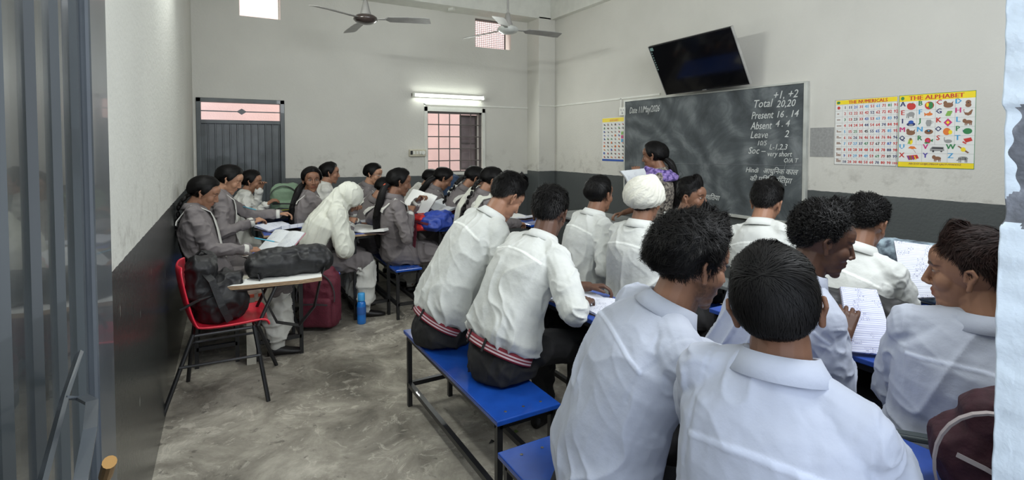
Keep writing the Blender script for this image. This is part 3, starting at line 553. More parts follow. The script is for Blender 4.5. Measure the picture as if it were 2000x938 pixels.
# alphabet chart
t, cw, ch, _o = chart('alphabet_chart', 'alphabet chart with pictures and a yellow heading, the rightmost wall chart', 1757, 187, 1903, 331)
F_ = Flat(cw, ch); F_.rect('y', 0.0, 0.91, 1, 0.995); F_.text('r', 'THE ALPHABET', 0.5, 0.925, 0.08, 1.12); F_.rect('y', 0.0, 0.0, 1, 0.075); F_.text('n', 'ABCDEFGHIJKLMNOPQRSTUVWXYZ', 0.5, 0.04, 0.034, 1.05)
F_.oval('g', 0.05, 0.955, 0.025, 0.025)
def pic(L_, x, y):
    s, hh = 0.062, 0.048; P = F_.pol; O = F_.oval
    if L_ == 'A': O('r', x, y, s, hh); O('r', x-0.02, y+0.01, s*0.7, hh*0.8); P('g', [(-.1, .8), (.6, 1.3), (.1, .7)], x, y, s, hh, 4)
    elif L_ == 'B': O('r', x, y, s, hh*1.1); O('g', x+0.02, y, s*0.5, hh, 3); O('y', x-0.025, y+0.01, s*0.3, hh*0.6, 4)
    elif L_ in 'CM': O('n', x, y-0.01, s, hh*0.7); O('n', x-0.04, y+0.02, s*0.4, hh*0.6); P('n', [(0.3, 0), (1, .9), (.8, -.2)], x, y, s, hh)
    elif L_ == 'D': O('n', x, y+0.015, s*0.55, hh*0.6); O('n', x, y-0.02, s*0.6, hh*0.6); O('k', x, y+0.01, s*0.15, hh*0.15, 4)
    elif L_ == 'E': O('s', x, y+0.01, s*0.8, hh*0.7); P('s', [(-.7, -.9), (-.45, -.9), (-.4, .2), (-.8, .2)], x, y, s, hh); P('s', [(.3, -.9), (.6, -.9), (.7, .2), (.3, .2)], x, y, s, hh); P('s', [(-1, .5), (-.8, .5), (-.9, -.9), (-1.1, -.8)], x, y, s, hh)
    elif L_ == 'F': O('o', x, y, s*0.75, hh*0.4); P('o', [(-.5, 0), (-1.1, .6), (-1.0, -.6)], x, y, s, hh); P('o', [(-.2, .3), (.2, .9), (.3, .3)], x, y, s, hh)
    elif L_ in 'G':
        for q in range(9): O('l', x+0.018*((q % 3)-1)+0.01*(q//3), y+0.02*((q//3)-1), s*0.26, hh*0.28, 2+q % 2)
    elif L_ == 'H': P('n', [(-1, .7), (-.6, .1), (0, .0), (.7, .8), (.9, .7), (.6, -.5), (0, -.8), (-.6, -.5)], x, y, s, hh); P('r', [(-1, .7), (-.8, 1), (-.7, .6)], x, y, s, hh, 3)
    elif L_ == 'I': O('d', x, y-0.01, s, hh*0.55); O('b', x, y+0.02, s*0.6, hh*0.5, 3); O('s', x, y-0.02, s*0.5, hh*0.25, 4)
    elif L_ == 'J': P('s', [(-.5, .9), (.4, .9), (.6, 0), (.3, -.9), (-.4, -.9), (-.7, 0)], x, y, s, hh); P('s', [(.5, .6), (1, .3), (.6, -.3), (.65, -.1), (.85, .3), (.5, .45)], x, y, s, hh)
    elif L_ == 'K': P('p', [(0, 1.1), (1, 0), (0, -1.1), (-1, 0)], x, y, s*0.9, hh); P('y', [(0, .5), (.4, 0), (0, -.5), (-.4, 0)], x, y, s, hh, 3)
    elif L_ in 'LY': O('n', x+0.005, y, s*0.8, hh*0.5); O('n', x-0.04, y+0.015, s*0.4, hh*0.55, 3); [P('n', [(a, -.9), (a+.18, -.9), (a+.2, 0), (a, 0)], x, y, s, hh) for a in (-.6, -.3, .3, .6)]
    elif L_ == 'N': O('n', x, y, s*0.95, hh*0.7); O('k', x, y+0.01, s*0.5, hh*0.3, 3); O('c', x, y+0.015, s*0.2, hh*0.2, 4)
    elif L_ == 'O': O('o', x-0.01, y, s*0.8, hh*1.0); O('y', x+0.035, y-0.01, s*0.4, hh*0.6, 3)
    elif L_ == 'P': O('g', x, y, s*0.9, hh*0.8); O('k', x+0.01, y-0.005, s*0.5, hh*0.4, 3); P('b', [(-.9, -.3), (-1, .5), (-.8, .1)], x, y, s, hh, 3)
    elif L_ == 'Q': O('y', x, y-0.01, s*0.5, hh*0.9); O('n', x, y+0.02, s*0.3, hh*0.4, 3); P('l', [(-.7, -.9), (-.2, .5), (0, -.9)], x, y, s, hh, 3)
    elif L_ == 'R': O('r', x-0.01, y, s*0.65, hh*0.8); O('p', x-0.01, y, s*0.3, hh*0.4, 3); P('g', [(.3, 0), (1, .5), (.9, -.4)], x, y, s, hh); P('g', [(-.4, -.4), (-1, -.6), (-.5, -.9), (.4, -.7)], x, y, s, hh)
    elif L_ == 'S': O('s', x+0.01, y-0.01, s*0.8, hh*0.5); P('s', [(-.7, -.2), (-.75, .8), (-.5, .9), (-.5, .7), (-.6, .6), (-.4, -.2)], x, y, s, hh)
    elif L_ == 'T': P('r', [(-.8, .4), (.7, .8), (1, -.1), (-.3, -.6)], x, y, s, hh); P('r', [(-1, -.5), (-.3, -1), (-.1, -.8), (-.8, -.2)], x, y, s, hh, 3)
    elif L_ == 'U': P('o', [(-1, .3), (-.5, .9), (.3, .8), (.8, .1), (.3, .2), (-.1, -.0), (-.5, .2)], x, y, s*1.1, hh); P('n', [(0, .1), (.08, .1), (.7, -1), (.6, -1)], x, y, s, hh)
    elif L_ == 'V': P('s', [(-1, -.5), (-1, .2), (-.7, .8), (.9, .7), (1, -.4)], x, y, s*1.5, hh); P('k', [(-.85, .2), (-.6, .6), (.8, .5), (.85, .1)], x, y, s*1.5, hh, 3); O('k', x-0.05, y-0.025, s*0.22, hh*0.3, 4); O('k', x+0.055, y-0.022, s*0.22, hh*0.3, 4)
    elif L_ == 'W': P('n', [(-1, .9), (-.7, 1), (1, -.8), (.7, -1)], x, y, s*1.2, hh); O('y', x, y, s*0.5, hh*0.6, 3)
    elif L_ == 'X': P('r', [(-1.4, .6), (1, .9), (1.4, -.1), (-.9, -.7)], x, y, s, hh); [P(k, [(-1.2+q*.5, .55), (-1.0+q*.5, .6), (-.6+q*.5, -.6), (-.8+q*.5, -.6)], x, y, s, hh, 3) for q, k in enumerate('bgvy')]
    elif L_ == 'Z': O('s', x, y+0.005, s*1.0, hh*0.5); [P('k', [(a, -1), (a+.12, -1), (a+.15, .2), (a, .2)], x, y, s, hh) for a in (-.8, -.5, .4, .7)]; P('s', [(-.6, .4), (-1.3, -.5), (-1.1, -.7), (-.5, 0)], x, y, s, hh); [P('k', [(a, .5), (a+.1, .5), (a+.1, -.4), (a, -.4)], x, y, s, hh, 3) for a in (-.4, -.1, .2, .5)]
rows = [('A', 'B', 'C', 'D'), ('E', 'F', 'G', 'H'), ('I', 'J', 'K', 'L'), ('M', 'N', 'O', 'P'), ('Q', 'R', 'S', 'T'), ('U', 'V', 'W'), ('X', 'Y', 'Z')]
lc = dict(zip('ABCDEFGHIJKLMNOPQRSTUVWXYZ', 'dgrcrcdpdgrcpcdgdgrccpgrvc'))
for r, row in enumerate(rows):
    y = 0.85-r*0.118; n = len(row)
    for c, L_ in enumerate(row):
        x0 = 0.01+c*(0.98/n); F_.text(lc[L_], L_, x0+0.045, y-0.005, 0.095, 1.0); pic(L_, x0+(0.165 if n == 4 else 0.2), y-0.01)
    F_.rect('s', 0, y-0.068, 1, y-0.0655)
    for c in range(1, n): F_.rect('s', c/n, y-0.068, c/n+0.003, y+0.05)
F_.rect('g', 0, 0, 1, 0.006, 1); F_.rect('g', 0, 0.994, 1, 1, 1); F_.rect('g', 0, 0, 0.006, 1, 1); F_.rect('g', 0.994, 0, 1, 1, 1)
F_.out(t, {'y': 'heading_band'})
# good-habits style chart beside the board, slightly behind its frame
t, cw, ch, _o = chart('picture_chart', 'small picture chart with yellow heading and blue foot, left of the blackboard', 1177, 231, 1223, 316)
F_ = Flat(cw, ch); F_.rect('y', 0.0, 0.9, 1, 0.99); F_.text('o', 'GOOD HABITS', 0.5, 0.915, 0.06, 0.75); F_.rect('b', 0, 0, 1, 0.045)
rnd = random.Random(3)
for r in range(10):
    for c in range(6 if r not in (2, 3, 4) else 5):
        x, y = 0.09+c*0.155, 0.84-r*0.083; k = rnd.choice('rnkksogkb'); F_.oval(k, x, y, rnd.uniform(.02, .045), rnd.uniform(.012, .03), rot=rnd.uniform(0, 3)); F_.oval(rnd.choice('nks'), x+0.03, y-0.012, 0.02, 0.015, 3)
for r, k in enumerate('lpc'): F_.rect(k, 0.8, 0.60-r*0.083, 1, 0.672-r*0.083); F_.oval('s', 0.9, 0.635-r*0.083, 0.04, 0.02)
F_.out(t, {'y': 'heading_band', 'b': 'foot_band'})
t, cw, ch, _o = chart('notice_sheet', 'plain grey notice sheet taped between the blackboard and the numbers chart', 1583, 250, 1628, 307, mat('grey_notice', hexc(150, 150, 148), 0.8, var=0.12, scale=50))
F_ = Flat(cw, ch); F_.rect('s', 0.1, 0.86, 0.55, 0.87); F_.rect('s', 0.1, 0.80, 0.8, 0.81); F_.out(t, {})

# ---------------------------------------------------------------- conduits, switches, tube light
cdt = MB(); a = onx(1062, 210, XB); b = onx(1214, 193, XB); c1 = onx(1290, 186, XB); z = (a[2]+b[2])/2
cdt.b2((XB-0.014, c1[1], z-0.01), (XB, YW-0.34, z+0.012)); yb = b[1]; cdt.b2((XB-0.014, yb-0.012, z-0.17), (XB, yb+0.012, z)); cdt.b2((XB-0.32, YW-0.352, z-0.008), (XB-0.0, YW-0.34, z+0.006))
o = cdt.build('cable_conduit', 'white'); tag(o, 'thin white cable conduit running along the board wall to the blackboard', 'conduit')
sw = thing('socket_box', 'small white socket box at the upper left corner of the blackboard', 'socket', (XB, onx(1219, 214, XB)[1], onx(1219, 218, XB)[2]))
MB().b2((-0.035, -0.06, -0.055), (0, 0.06, 0.055), 0.006).build('box_body', 'white', sw); mb = MB()
for a, b in ((-.03, .02), (.02, .02), (-.005, -.02)): mb.b2((-0.0375, a-0.012, b-0.012), (-0.034, a+0.012, b+0.012))
mb.build('switch', 'tvcase', sw)
x0, z0 = wy(798, 294); sb = thing('switchboard', 'cream switchboard with a row of switches left of the barred window', 'switchboard', (x0, YW, z0-0.04)); x1 = wy(830, 294)[0]; wdt = x1-x0
MB().b2((0, -0.045, -0.045), (wdt, 0, 0.055), 0.008).build('board_body', 'cream', sb)
for i in range(4): MB().b2((0.05+i*0.045, -0.052, -0.012), (0.082+i*0.045, -0.044, 0.03), 0.003).build('switch', 'white', sb)
mb = MB(); mb.tube([(wdt-0.045, -0.065, 0.008), (wdt-0.045, -0.044, 0.008)], 0.028, 16); mb.build('regulator_knob', 'white', sb)
MB().b2((0.012, -0.049, -0.02), (0.045, -0.044, 0.035), 0.002).build('socket', 'tvcase', sb)
cdt = MB(); xa, za = wy(829, 203); xb_, zb_ = wy(1028, 211)
cdt.b2((xa-0.012, YW-0.014, z0-0.0), (xa+0.01, YW, za)); cdt.b2((xa-0.012, YW-0.014, za-0.012), (XB-0.3, YW, za+0.01))
o = cdt.build('cable_conduit', 'white'); tag(o, 'thin white cable conduit framing the barred window and running to the corner', 'conduit')
xa, za = wy(803, 186); xb_, _ = wy(943, 196); tl = thing('tube_light', 'lit fluorescent tube light above the barred window', 'lamp', ((xa+xb_)/2, YW, za)); hl = (xb_-xa)/2
MB().b2((-hl, -0.045, -0.02), (hl, 0, 0.03), 0.006).build('light_batten', 'white', tl)
mb = MB(); mb.tube([(-hl+0.03, -0.075, -0.005), (hl-0.03, -0.075, -0.005)], 0.016, 14); mb.build('tube', 'tube', tl, smooth=True)
mb = MB(); mb.b2((-hl, -0.095, -0.03), (-hl+0.03, 0, 0.03), 0.004); mb.b2((hl-0.03, -0.095, -0.03), (hl, 0, 0.03), 0.004); mb.build('lamp_holder', 'white', tl)
area('tube_glow', ((xa+xb_)/2, YW-0.13, za-0.0), ((xa+xb_)/2, YW-3, za-0.9), hl*2, 0.05, 14, (0.95, 1.0, 0.95))
# second tube high on the entrance wall, behind the photographer
t2 = thing('tube_light', 'fluorescent tube light on the entrance wall above the doorway', 'lamp', (0.45, 0.31, 2.85))
MB().b2((-0.6, 0, -0.02), (0.6, 0.045, 0.03), 0.006).build('light_batten', 'white', t2); mb = MB(); mb.tube([(-0.57, 0.075, -0.005), (0.57, 0.075, -0.005)], 0.016, 12); mb.build('tube', 'tube', t2)
t3 = thing('tube_light', 'added fluorescent tube light high on the left wall, unseen above the frame', 'lamp', (-0.262, 4.0, 2.95))  # unseen tube, added to light the board wall and faces from the left
MB().b2((0, -0.6, -0.02), (0.045, 0.6, 0.03), 0.006).build('light_batten', 'white', t3); mb = MB(); mb.tube([(0.075, -0.57, -0.005), (0.075, 0.57, -0.005)], 0.016, 12); mb.build('tube', 'tube', t3)
area('left_fill_light', (-0.15, 4.0, 2.94), (3.0, 4.3, 1.2), 1.2, 0.05, 36, (0.96, 1.0, 0.97))  # added fill light that goes with the unseen left tube
area('entrance_tube_glow', (0.45, 0.42, 2.85), (2.2, 4.5, 1.2), 1.2, 0.05, 14, (0.95, 1.0, 0.96))

# ---------------------------------------------------------------- ceiling fans (at rest)
def fan(u, v, d, label, mt, bladem, az0):
    c = at(u, v, d); f = thing('ceiling_fan', label, 'fan', c, group=None)
    zc = ZC-c[2]
    MB().tube([(0, 0, 0.10), (0, 0, zc)], 0.013, 10).build('down_rod', 'fangrey', f)
    MB().lathe([(0.005, 0.20), (0.022, 0.20), (0.045, 0.10), (0.060, 0.06), (0.062, 0.05), (0.03, 0.045)], n=20).build('canopy_cup', 'fangrey', f, smooth=True)
    MB().lathe([(0.02, 0.055), (0.09, 0.05), (0.118, 0.028), (0.122, 0.005), (0.10, -0.018), (0.06, -0.035), (0.02, -0.042), (0.004, -0.043)], n=32).build('motor', mt, f, smooth=True)
    for k in range(3):
        a = math.radians(az0+120*k); ca, sa = math.cos(a), math.sin(a); R = []
        for r, wd, zz in ((0.11, 0.035, 0.012), (0.2, 0.05, 0.012), (0.24, 0.115, 0.01), (0.45, 0.13, 0.006), (0.6, 0.14, 0.0), (0.66, 0.12, -0.002)):
            ring = []
            for s_, tz in ((-1, 0.003), (1, 0.003), (1, -0.003), (-1, -0.003)):
                ww = s_*wd/2; z_ = zz+tz+(-s_*wd*0.10 if r > 0.21 else 0); ring.append((ca*r-sa*ww, sa*r+ca*ww, z_))
            R.append(ring)
        MB().rings(R).build('blade', bladem, f)
fan(714, 40, 5.4, 'brown ceiling fan with dark motor, the nearer and left of the two', 'fanbrown', 'fangrey', -28)
fan(992, 60, 6.0, 'white ceiling fan in front of the mesh ventilator near the corner', 'fanwhite', 'fangrey', -8)
# small cctv-like bracket under the beam
p = at(882, 18, 7.4); cm = thing('wall_camera', 'tiny white camera hanging from a wire below the beam between the fans', 'camera', p)
mb = MB(); mb.box((0, 0, 0), (0.05, 0.09, 0.04), R=rotz(30), bev=0.006); mb.build('camera_body', 'white', cm); MB().tube([(0, 0, 0.02), (0, 0, ZC-p[2])], 0.005, 6).build('hanging_rod', 'black', cm)
# ================================================================ PEOPLE
CC = np.array([0, -0.012, 0.03]); CR = np.array([0.076, 0.094, 0.088])
def headframe(hy, hp, hr):
    a, p = math.radians(hy), math.radians(hp); f = np.array([math.cos(a)*math.cos(p), math.sin(a)*math.cos(p), -math.sin(p)])
    r = unit(np.cross(f, [0, 0, 1])); u = np.cross(r, f); q = math.radians(hr); r2 = r*math.cos(q)+u*math.sin(q); u2 = np.cross(r2, f)
    return np.stack([r2, f, u2], 1)
def T4(R, t, s=1.0):
    T = np.eye(4); T[:3, :3] = np.asarray(R)*s; T[:3, 3] = t; return T
def head_parts(mb, R, H, s, ear=1.0):
    T = T4(R, H, s); E = lambda c, r, rr=None: mb.ell(c, r, T=T, R=rr)
    def K(a, b, r0, r1): mb.cap(T[:3, :3]@np.array(a)+T[:3, 3], T[:3, :3]@np.array(b)+T[:3, 3], r0*s, r1*s, 10)
    mb.ell(CC, CR, T=T, n=28, m=20)
    mb.ell((0, 0.026, -0.030), (0.056, 0.059, 0.078), T=T, n=24, m=16)      # face
    E((0, 0.055, 0.045), (0.056, 0.036, 0.045))                              # forehead
    E((0, 0.062, -0.098), (0.021, 0.018, 0.016))                             # chin
    E((0, 0.040, -0.082), (0.040, 0.040, 0.024)); E((0, 0.0, -0.062), (0.055, 0.05, 0.042))   # jaw
    for q in (-1, 1):
        E((q*0.033, 0.050, -0.020), (0.028, 0.030, 0.032))                   # cheekbone
        E((q*0.031, 0.0690, 0.012), (0.0150, 0.0120, 0.0110))                # eyelid ball
        K((q*0.012, 0.083, 0.030), (q*0.044, 0.070, 0.032), 0.009, 0.007)    # brow ridge
        K((q*0.008, 0.094, -0.029), (q*0.013, 0.090, -0.031), 0.0075, 0.006) # nostril
        # ear: a rim and a lobe
        for (a, b, ra, rb) in (((0.074, -0.004, -0.030), (0.078, -0.010, -0.010), .0075, .006), ((0.078, -0.010, -0.010), (0.085, -0.022, 0.010), .006, .0055), ((0.085, -0.022, 0.010), (0.084, -0.014, 0.026), .0055, .0055), ((0.084, -0.014, 0.026), (0.077, 0.000, 0.022), .0055, .005), ((0.077, 0.000, 0.020), (0.074, 0.002, -0.006), .005, .006)):
            K((q*a[0]*ear, a[1], a[2]), (q*b[0]*ear, b[1], b[2]), ra, rb)
        mb.ell((q*0.076, -0.008, 0.002), (0.006, 0.014, 0.024), T=T)
    K((0, 0.078, 0.026), (0, 0.099, -0.018), 0.0080, 0.0098); E((0, 0.101, -0.024), (0.0105, 0.0105, 0.009))   # nose
    E((0, 0.060, -0.056), (0.034, 0.026, 0.030)); K((-0.016, 0.077, -0.051), (0.016, 0.077, -0.051), 0.0062, 0.0062); K((-0.006, 0.083, -0.050), (0.006, 0.083, -0.050), 0.0072, 0.0072)
    K((-0.012, 0.079, -0.0615), (0.012, 0.079, -0.0615), 0.0085, 0.0085)
def skin_col(V, R, H, s, tone, eyes=1.0, beard=0.0, fade=0.5, lip=None):
    q = ((V-H)@R)/s; x, y, z = np.abs(q[:, 0]), q[:, 1], q[:, 2]; col = np.ones((len(V), 1))*np.array(tone)[None]
    nz = vnoise(q*30, 3)[:, None]; col = col*(1+0.05*nz)
    near = (np.abs(q) < 0.16).all(1); front = near & (y > 0.045)
    def mix(mask, c, a=1.0): 
        k = (mask*a)[:, None]; return col*(1-k)+np.array(c)[None]*k
    col = mix(front*(1-sstep(0.8, 1.25, np.sqrt((x/0.023)**2+((z+0.056)/0.0115)**2))), lip or np.array(tone)*np.array([0.78, 0.5, 0.5]), 0.85)
    col = mix(front*(1-sstep(0.6, 1.2, np.sqrt((x/0.022)**2+((z+0.0555)/0.0018)**2))), np.array(tone)*0.3, 0.9)
    bz = 0.034-np.maximum(0, x-0.034)*0.35
    col = mix(front*(1-sstep(0.7, 1.3, np.sqrt(((x-0.031)/0.019)**2+((z-bz)/0.0042)**2))), hexc(24, 18, 16)[:3], 0.85)
    ex, ez = x-0.031, z-0.012
    if eyes > 0.2:
        m = front*(1-sstep(0.85, 1.15, np.sqrt((ex/0.0135)**2+(ez/(0.0050*eyes))**2))); col = mix(m, hexc(165, 156, 148)[:3])
        m = m*(1-sstep(0.8, 1.15, np.sqrt((ex/0.0058)**2+((ez)/0.0055)**2))); col = mix(m, hexc(26, 16, 12)[:3])
    lz = 0.0052*eyes if eyes > 0.2 else -0.004
    col = mix(front*(1-sstep(0.7, 1.3, np.sqrt((ex/0.0150)**2+((ez-lz*(1-(ex/0.016)**2))/0.0020)**2))), hexc(26, 18, 16)[:3], 0.85)
    # cropped hair showing on the scalp sides and nape, and stubble
    if fade:
        d = q-CC; el = np.degrees(np.arctan2(d[:, 2], np.hypot(d[:, 0], d[:, 1]))); az = np.degrees(np.arctan2(np.abs(d[:, 0]), d[:, 1]))
        hl = hairline(az)-7; e_ = near & (np.linalg.norm(d/CR, axis=1) < 1.06); col = mix(e_*sstep(-5, 5, el-hl), hexc(34, 27, 25)[:3], fade)
    if beard:
        jaw = near*sstep(0.02, 0.05, x*0.6+np.maximum(0, -z-0.055))*sstep(-0.002, -0.03, -(-z)-0.0)*0
        m = near*(1-sstep(-0.045, -0.030, z+0.3*np.maximum(0, 0.03-y)*0))*sstep(-0.03, 0.01, y)*(z < 0)
        m = m*(1-(1-sstep(0.9, 1.4, np.sqrt((x/0.023)**2+((z+0.056)/0.012)**2)))); col = mix(m*(0.75+0.25*vnoise(q*260, 9)), hexc(36, 28, 25)[:3], beard)
    return np.clip(col, 0, 1)
def hairline(az, low=0.0):
    return np.interp(az, [0, 25, 45, 58, 68, 80, 90, 97, 108, 125, 150, 180], [42, 41, 36, 24, 6, -14, -12, -2, -8, -32, -40, -42])
def shell_r(D, st):
    """hair surface radius for unit directions D (head-local, from the cranium centre)"""
    re = 1/np.sqrt(((D/CR)**2).sum(1)); el = np.degrees(np.arcsin(np.clip(D[:, 2], -1, 1))); az = np.degrees(np.arctan2(np.abs(D[:, 0]), D[:, 1]))
    hl = hairline(az)+st.get('hl', 0)*sstep(60, 20, az)+st.get('temple', 0)*np.exp(-((az-66)/20)**2)+st.get('nape', 0)*sstep(110, 150, az)
    mask = sstep(-5, 5, el-hl)
    top = sstep(15, 55, el); back = sstep(95, 150, az)*(1-top); front = sstep(70, 20, az)*sstep(20, 45, el)
    th = st['side']*(1-top-back).clip(0, 1)+st['top']*top+st['back']*back+st.get('front', 0)*front
    if st.get('fadeside'): th = th*(0.25+0.75*sstep(-30, 25, el))+0.001
    th = th*(st.get('edge', 0.25)+(1-st.get('edge', 0.25))*sstep(0, st.get('er', 32), el-hl))
    n = vnoise(D*st.get('nf', 7), st.get('seed', 1)); n2 = vnoise(D*st.get('nf', 7)*2.7, 5)
    th = th*(1+st.get('na', 0.25)*n+st.get('na', 0.25)*0.5*n2)
    return re+th*mask-0.013*(1-mask), mask
def hair_mesh(st, R, H, s):
    n, m = (96, 64) if st.get('fine') else (56, 36); V = []
    th = np.linspace(0.02, math.pi-0.02, m+1); ph = np.linspace(0, 2*math.pi, n, endpoint=False)
    TT, PP = np.meshgrid(th, ph, indexing='ij'); D = np.stack([np.sin(TT)*np.cos(PP), np.sin(TT)*np.sin(PP), np.cos(TT)], -1).reshape(-1, 3)
    r, mk = shell_r(D, st); V = CC+D*r[:, None]; mb = MB(); F = [(i*n+j, (i+1)*n+j, (i+1)*n+(j+1) % n, i*n+(j+1) % n) for i in range(m) for j in range(n)]
    F.append(tuple(range(n))); F.append(tuple(m*n+j for j in range(n-1, -1, -1)))
    T = T4(R, H, s); mb.add(V, F, T); nsh = len(F)
    # strands
    N = st.get('n', 900); rg = np.random.RandomState(st.get('seed', 1)+11); D = rg.normal(size=(N*3, 3)); D /= np.linalg.norm(D, axis=1)[:, None]
    r, mk = shell_r(D, st); D = D[mk > 0.75][:N]; N = len(D)
    up = np.array([0, 0, 1.0]); fw = np.array([0, 1.0, 0]); side = np.sign(D[:, 0:1]+1e-6)*np.array([[1.0, 0, 0]])
    topw = sstep(0.35, 0.8, D[:, 2])[:, None]
    if st['kind'] == 'back': fl = -fw[None]*(0.9*topw+0.5)-up[None]*0.6*(1-topw)+side*0.1*topw
    elif st['kind'] == 'part': fl = side*0.8*topw-up[None]*(1-topw)*0.8-fw[None]*0.6
    elif st['kind'] == 'curl': fl = rg.normal(size=(N, 3))*0.8-up[None]*0.3+fw[None]*0.5*topw
    else: fl = fw[None]*(0.9*topw)+side*0.45*topw-up[None]*1.0*(1-topw)+st.get('sweep', 0)*np.array([[1.0, 0, 0]])*topw
    fl = fl+rg.normal(size=(N, 3))*st.get('mess', 0.25); K = 6; ln = st.get('len', 0.05)*(0.6+0.7*rg.rand(N))*(0.35+0.65*topw[:, 0] if st.get('fadeside') else 1)
    pts = []; d = D.copy(); ph0 = rg.rand(N)*6.28; lift = st.get('lift', 0.006)*rg.rand(N)
    for k in range(K):
        rr, mk = shell_r(d, st); re = 1/np.sqrt(((d/CR)**2).sum(1)); rr = np.maximum(rr, re+0.001)
        off = lift*(k/(K-1))**0.8*1.6+0.0012
        p = CC+d*(rr+off)[:, None]
        if st['kind'] == 'curl':
            a = ph0+k*1.5; b1 = np.cross(d, fl); b1 /= np.linalg.norm(b1, axis=1)[:, None]+1e-9; p = p+b1*(np.cos(a)*0.006)[:, None]+d*(np.sin(a)*0.005)[:, None]
        pts.append(p); tg = fl-d*(fl*d).sum(1)[:, None]; tg /= np.linalg.norm(tg, axis=1)[:, None]+1e-9
        d = d+tg*(ln/(K-1)/0.09)[:, None]; d /= np.linalg.norm(d, axis=1)[:, None]
    pts = np.array(pts); wd = st.get('w', 0.0022); VV = []; T3 = T[:3, :3]
    for k in range(K):
        t = pts[min(k+1, K-1)]-pts[max(k-1, 0)]; rad = pts[k]-CC; wv = np.cross(t, rad); wv /= np.linalg.norm(wv, axis=1)[:, None]+1e-9; ww = wd*(1-0.75*(k/(K-1))**2)
        VV.append(pts[k]+wv*ww); VV.append(pts[k]-wv*ww)
    VV = np.array(VV).transpose(1, 0, 2).reshape(-1, 3); F = []
    for i in range(N):
        b = i*2*K
        for k in range(K-1): a = b+2*k; F.append((a, a+1, a+3, a+2))
    mb.add(VV, F, T); return mb
def ik(a, c, l1, l2, pole):
    d = c-a; L = np.linalg.norm(d); L2 = min(L, (l1+l2)*0.995); d = d/L; c = a+d*L2; x = (l1*l1-l2*l2+L2*L2)/(2*L2); h = math.sqrt(max(l1*l1-x*x, 1e-6)); p = pole-d*(pole@d); return a+d*x+unit(p)*h, c
def hand(mb, w, d, nrm, side, s=1.0, curl=0.45, pen=False):
    """palm + five bent fingers; w wrist, d pointing direction, nrm back-of-hand normal, side +1 = thumb towards +lat"""
    d = unit(d); nrm = unit(nrm-d*(np.asarray(nrm)@d)); lat = np.cross(d, nrm)*side
    P = lambda a, l, n: w+(d*a+lat*l+nrm*n)*s
    for l in (-0.026, -0.009, 0.009, 0.026): mb.cap(P(-0.005, l*0.6, 0), P(0.078, l, 0.002), 0.016*s, 0.012*s, 8)
    for i, (l, L) in enumerate(((-0.030, 0.060), (-0.010, 0.076), (0.010, 0.082), (0.030, 0.074))):
        p = P(0.082, l, 0); ang = 0.15; rr = 0.0088
        for j, fr in enumerate((0.45, 0.30, 0.25)):
            ang += curl*(0.8 if j == 0 else 1.1)*(1+0.06*i); q = p+(d*math.cos(ang)-nrm*math.sin(ang)+lat*l*1.5)*L*fr*s; mb.cap(p, q, rr*s, rr*0.9*s, 8); p = q; rr *= 0.92
    a = P(0.02, 0.028, -0.004); b = P(0.050, 0.052, -0.014); c = P(0.078, 0.054 if not pen else 0.040, -0.026); mb.cap(a, b, 0.014*s, 0.011*s, 8); mb.cap(b, c, 0.0105*s, 0.0085*s, 8)
TONES = {'light': hexc(172, 130, 104)[:3], 'mid': hexc(150, 110, 87)[:3], 'brown': hexc(126, 90, 70)[:3], 'dark': hexc(90, 63, 50)[:3]}
HS = {
 'boy':   dict(kind='fwd', top=0.026, side=0.009, back=0.012, front=0.010, fadeside=True, n=4000, len=0.055, w=0.0014, lift=0.010, na=0.25, mess=0.3, nf=6),
 'boyflat': dict(kind='fwd', top=0.020, side=0.012, back=0.018, front=0.006, n=3500, len=0.05, w=0.0014, lift=0.005, na=0.12, mess=0.18, nf=5),
 'quiff': dict(kind='fwd', top=0.028, side=0.006, back=0.008, front=0.018, fadeside=True, n=3500, len=0.05, w=0.0014, lift=0.005, na=0.2, mess=0.25, nf=6, hl=3),
 'thick': dict(kind='fwd', top=0.030, side=0.024, back=0.030, front=0.016, n=9000, len=0.045, w=0.0010, lift=0.012, na=0.30, mess=0.65, nf=8, fine=True, nape=4, edge=0.5, er=20),
 'smooth': dict(kind='fwd', top=0.020, side=0.011, back=0.014, front=0.010, n=7000, len=0.06, w=0.0009, lift=0.005, na=0.12, mess=0.22, nf=5, fine=True, sweep=0.5, nape=2),
 'curly': dict(kind='curl', top=0.027, side=0.010, back=0.015, front=0.020, fadeside=True, n=4200, len=0.035, w=0.0013, lift=0.012, na=0.25, mess=0.5, nf=9, fine=True, hl=2),
 'curlyshort': dict(kind='curl', top=0.026, side=0.006, back=0.010, front=0.014, fadeside=True, n=2600, len=0.03, w=0.0014, lift=0.010, na=0.3, mess=0.5, nf=9),
 'fringe': dict(kind='fwd', top=0.030, side=0.010, back=0.014, front=0.024, fadeside=True, n=4500, len=0.05, w=0.0011, lift=0.008, na=0.18, mess=0.3, nf=6, fine=True),
 'girl':  dict(kind='part', top=0.017, side=0.018, back=0.026, front=0.004, n=3200, len=0.08, w=0.0014, lift=0.003, na=0.10, mess=0.12, nf=5, hl=-5, temple=-22, edge=0.45, er=18),
}
def bez(a, b, c, t): return a*(1-t)**2+b*2*t*(1-t)+c*t*t
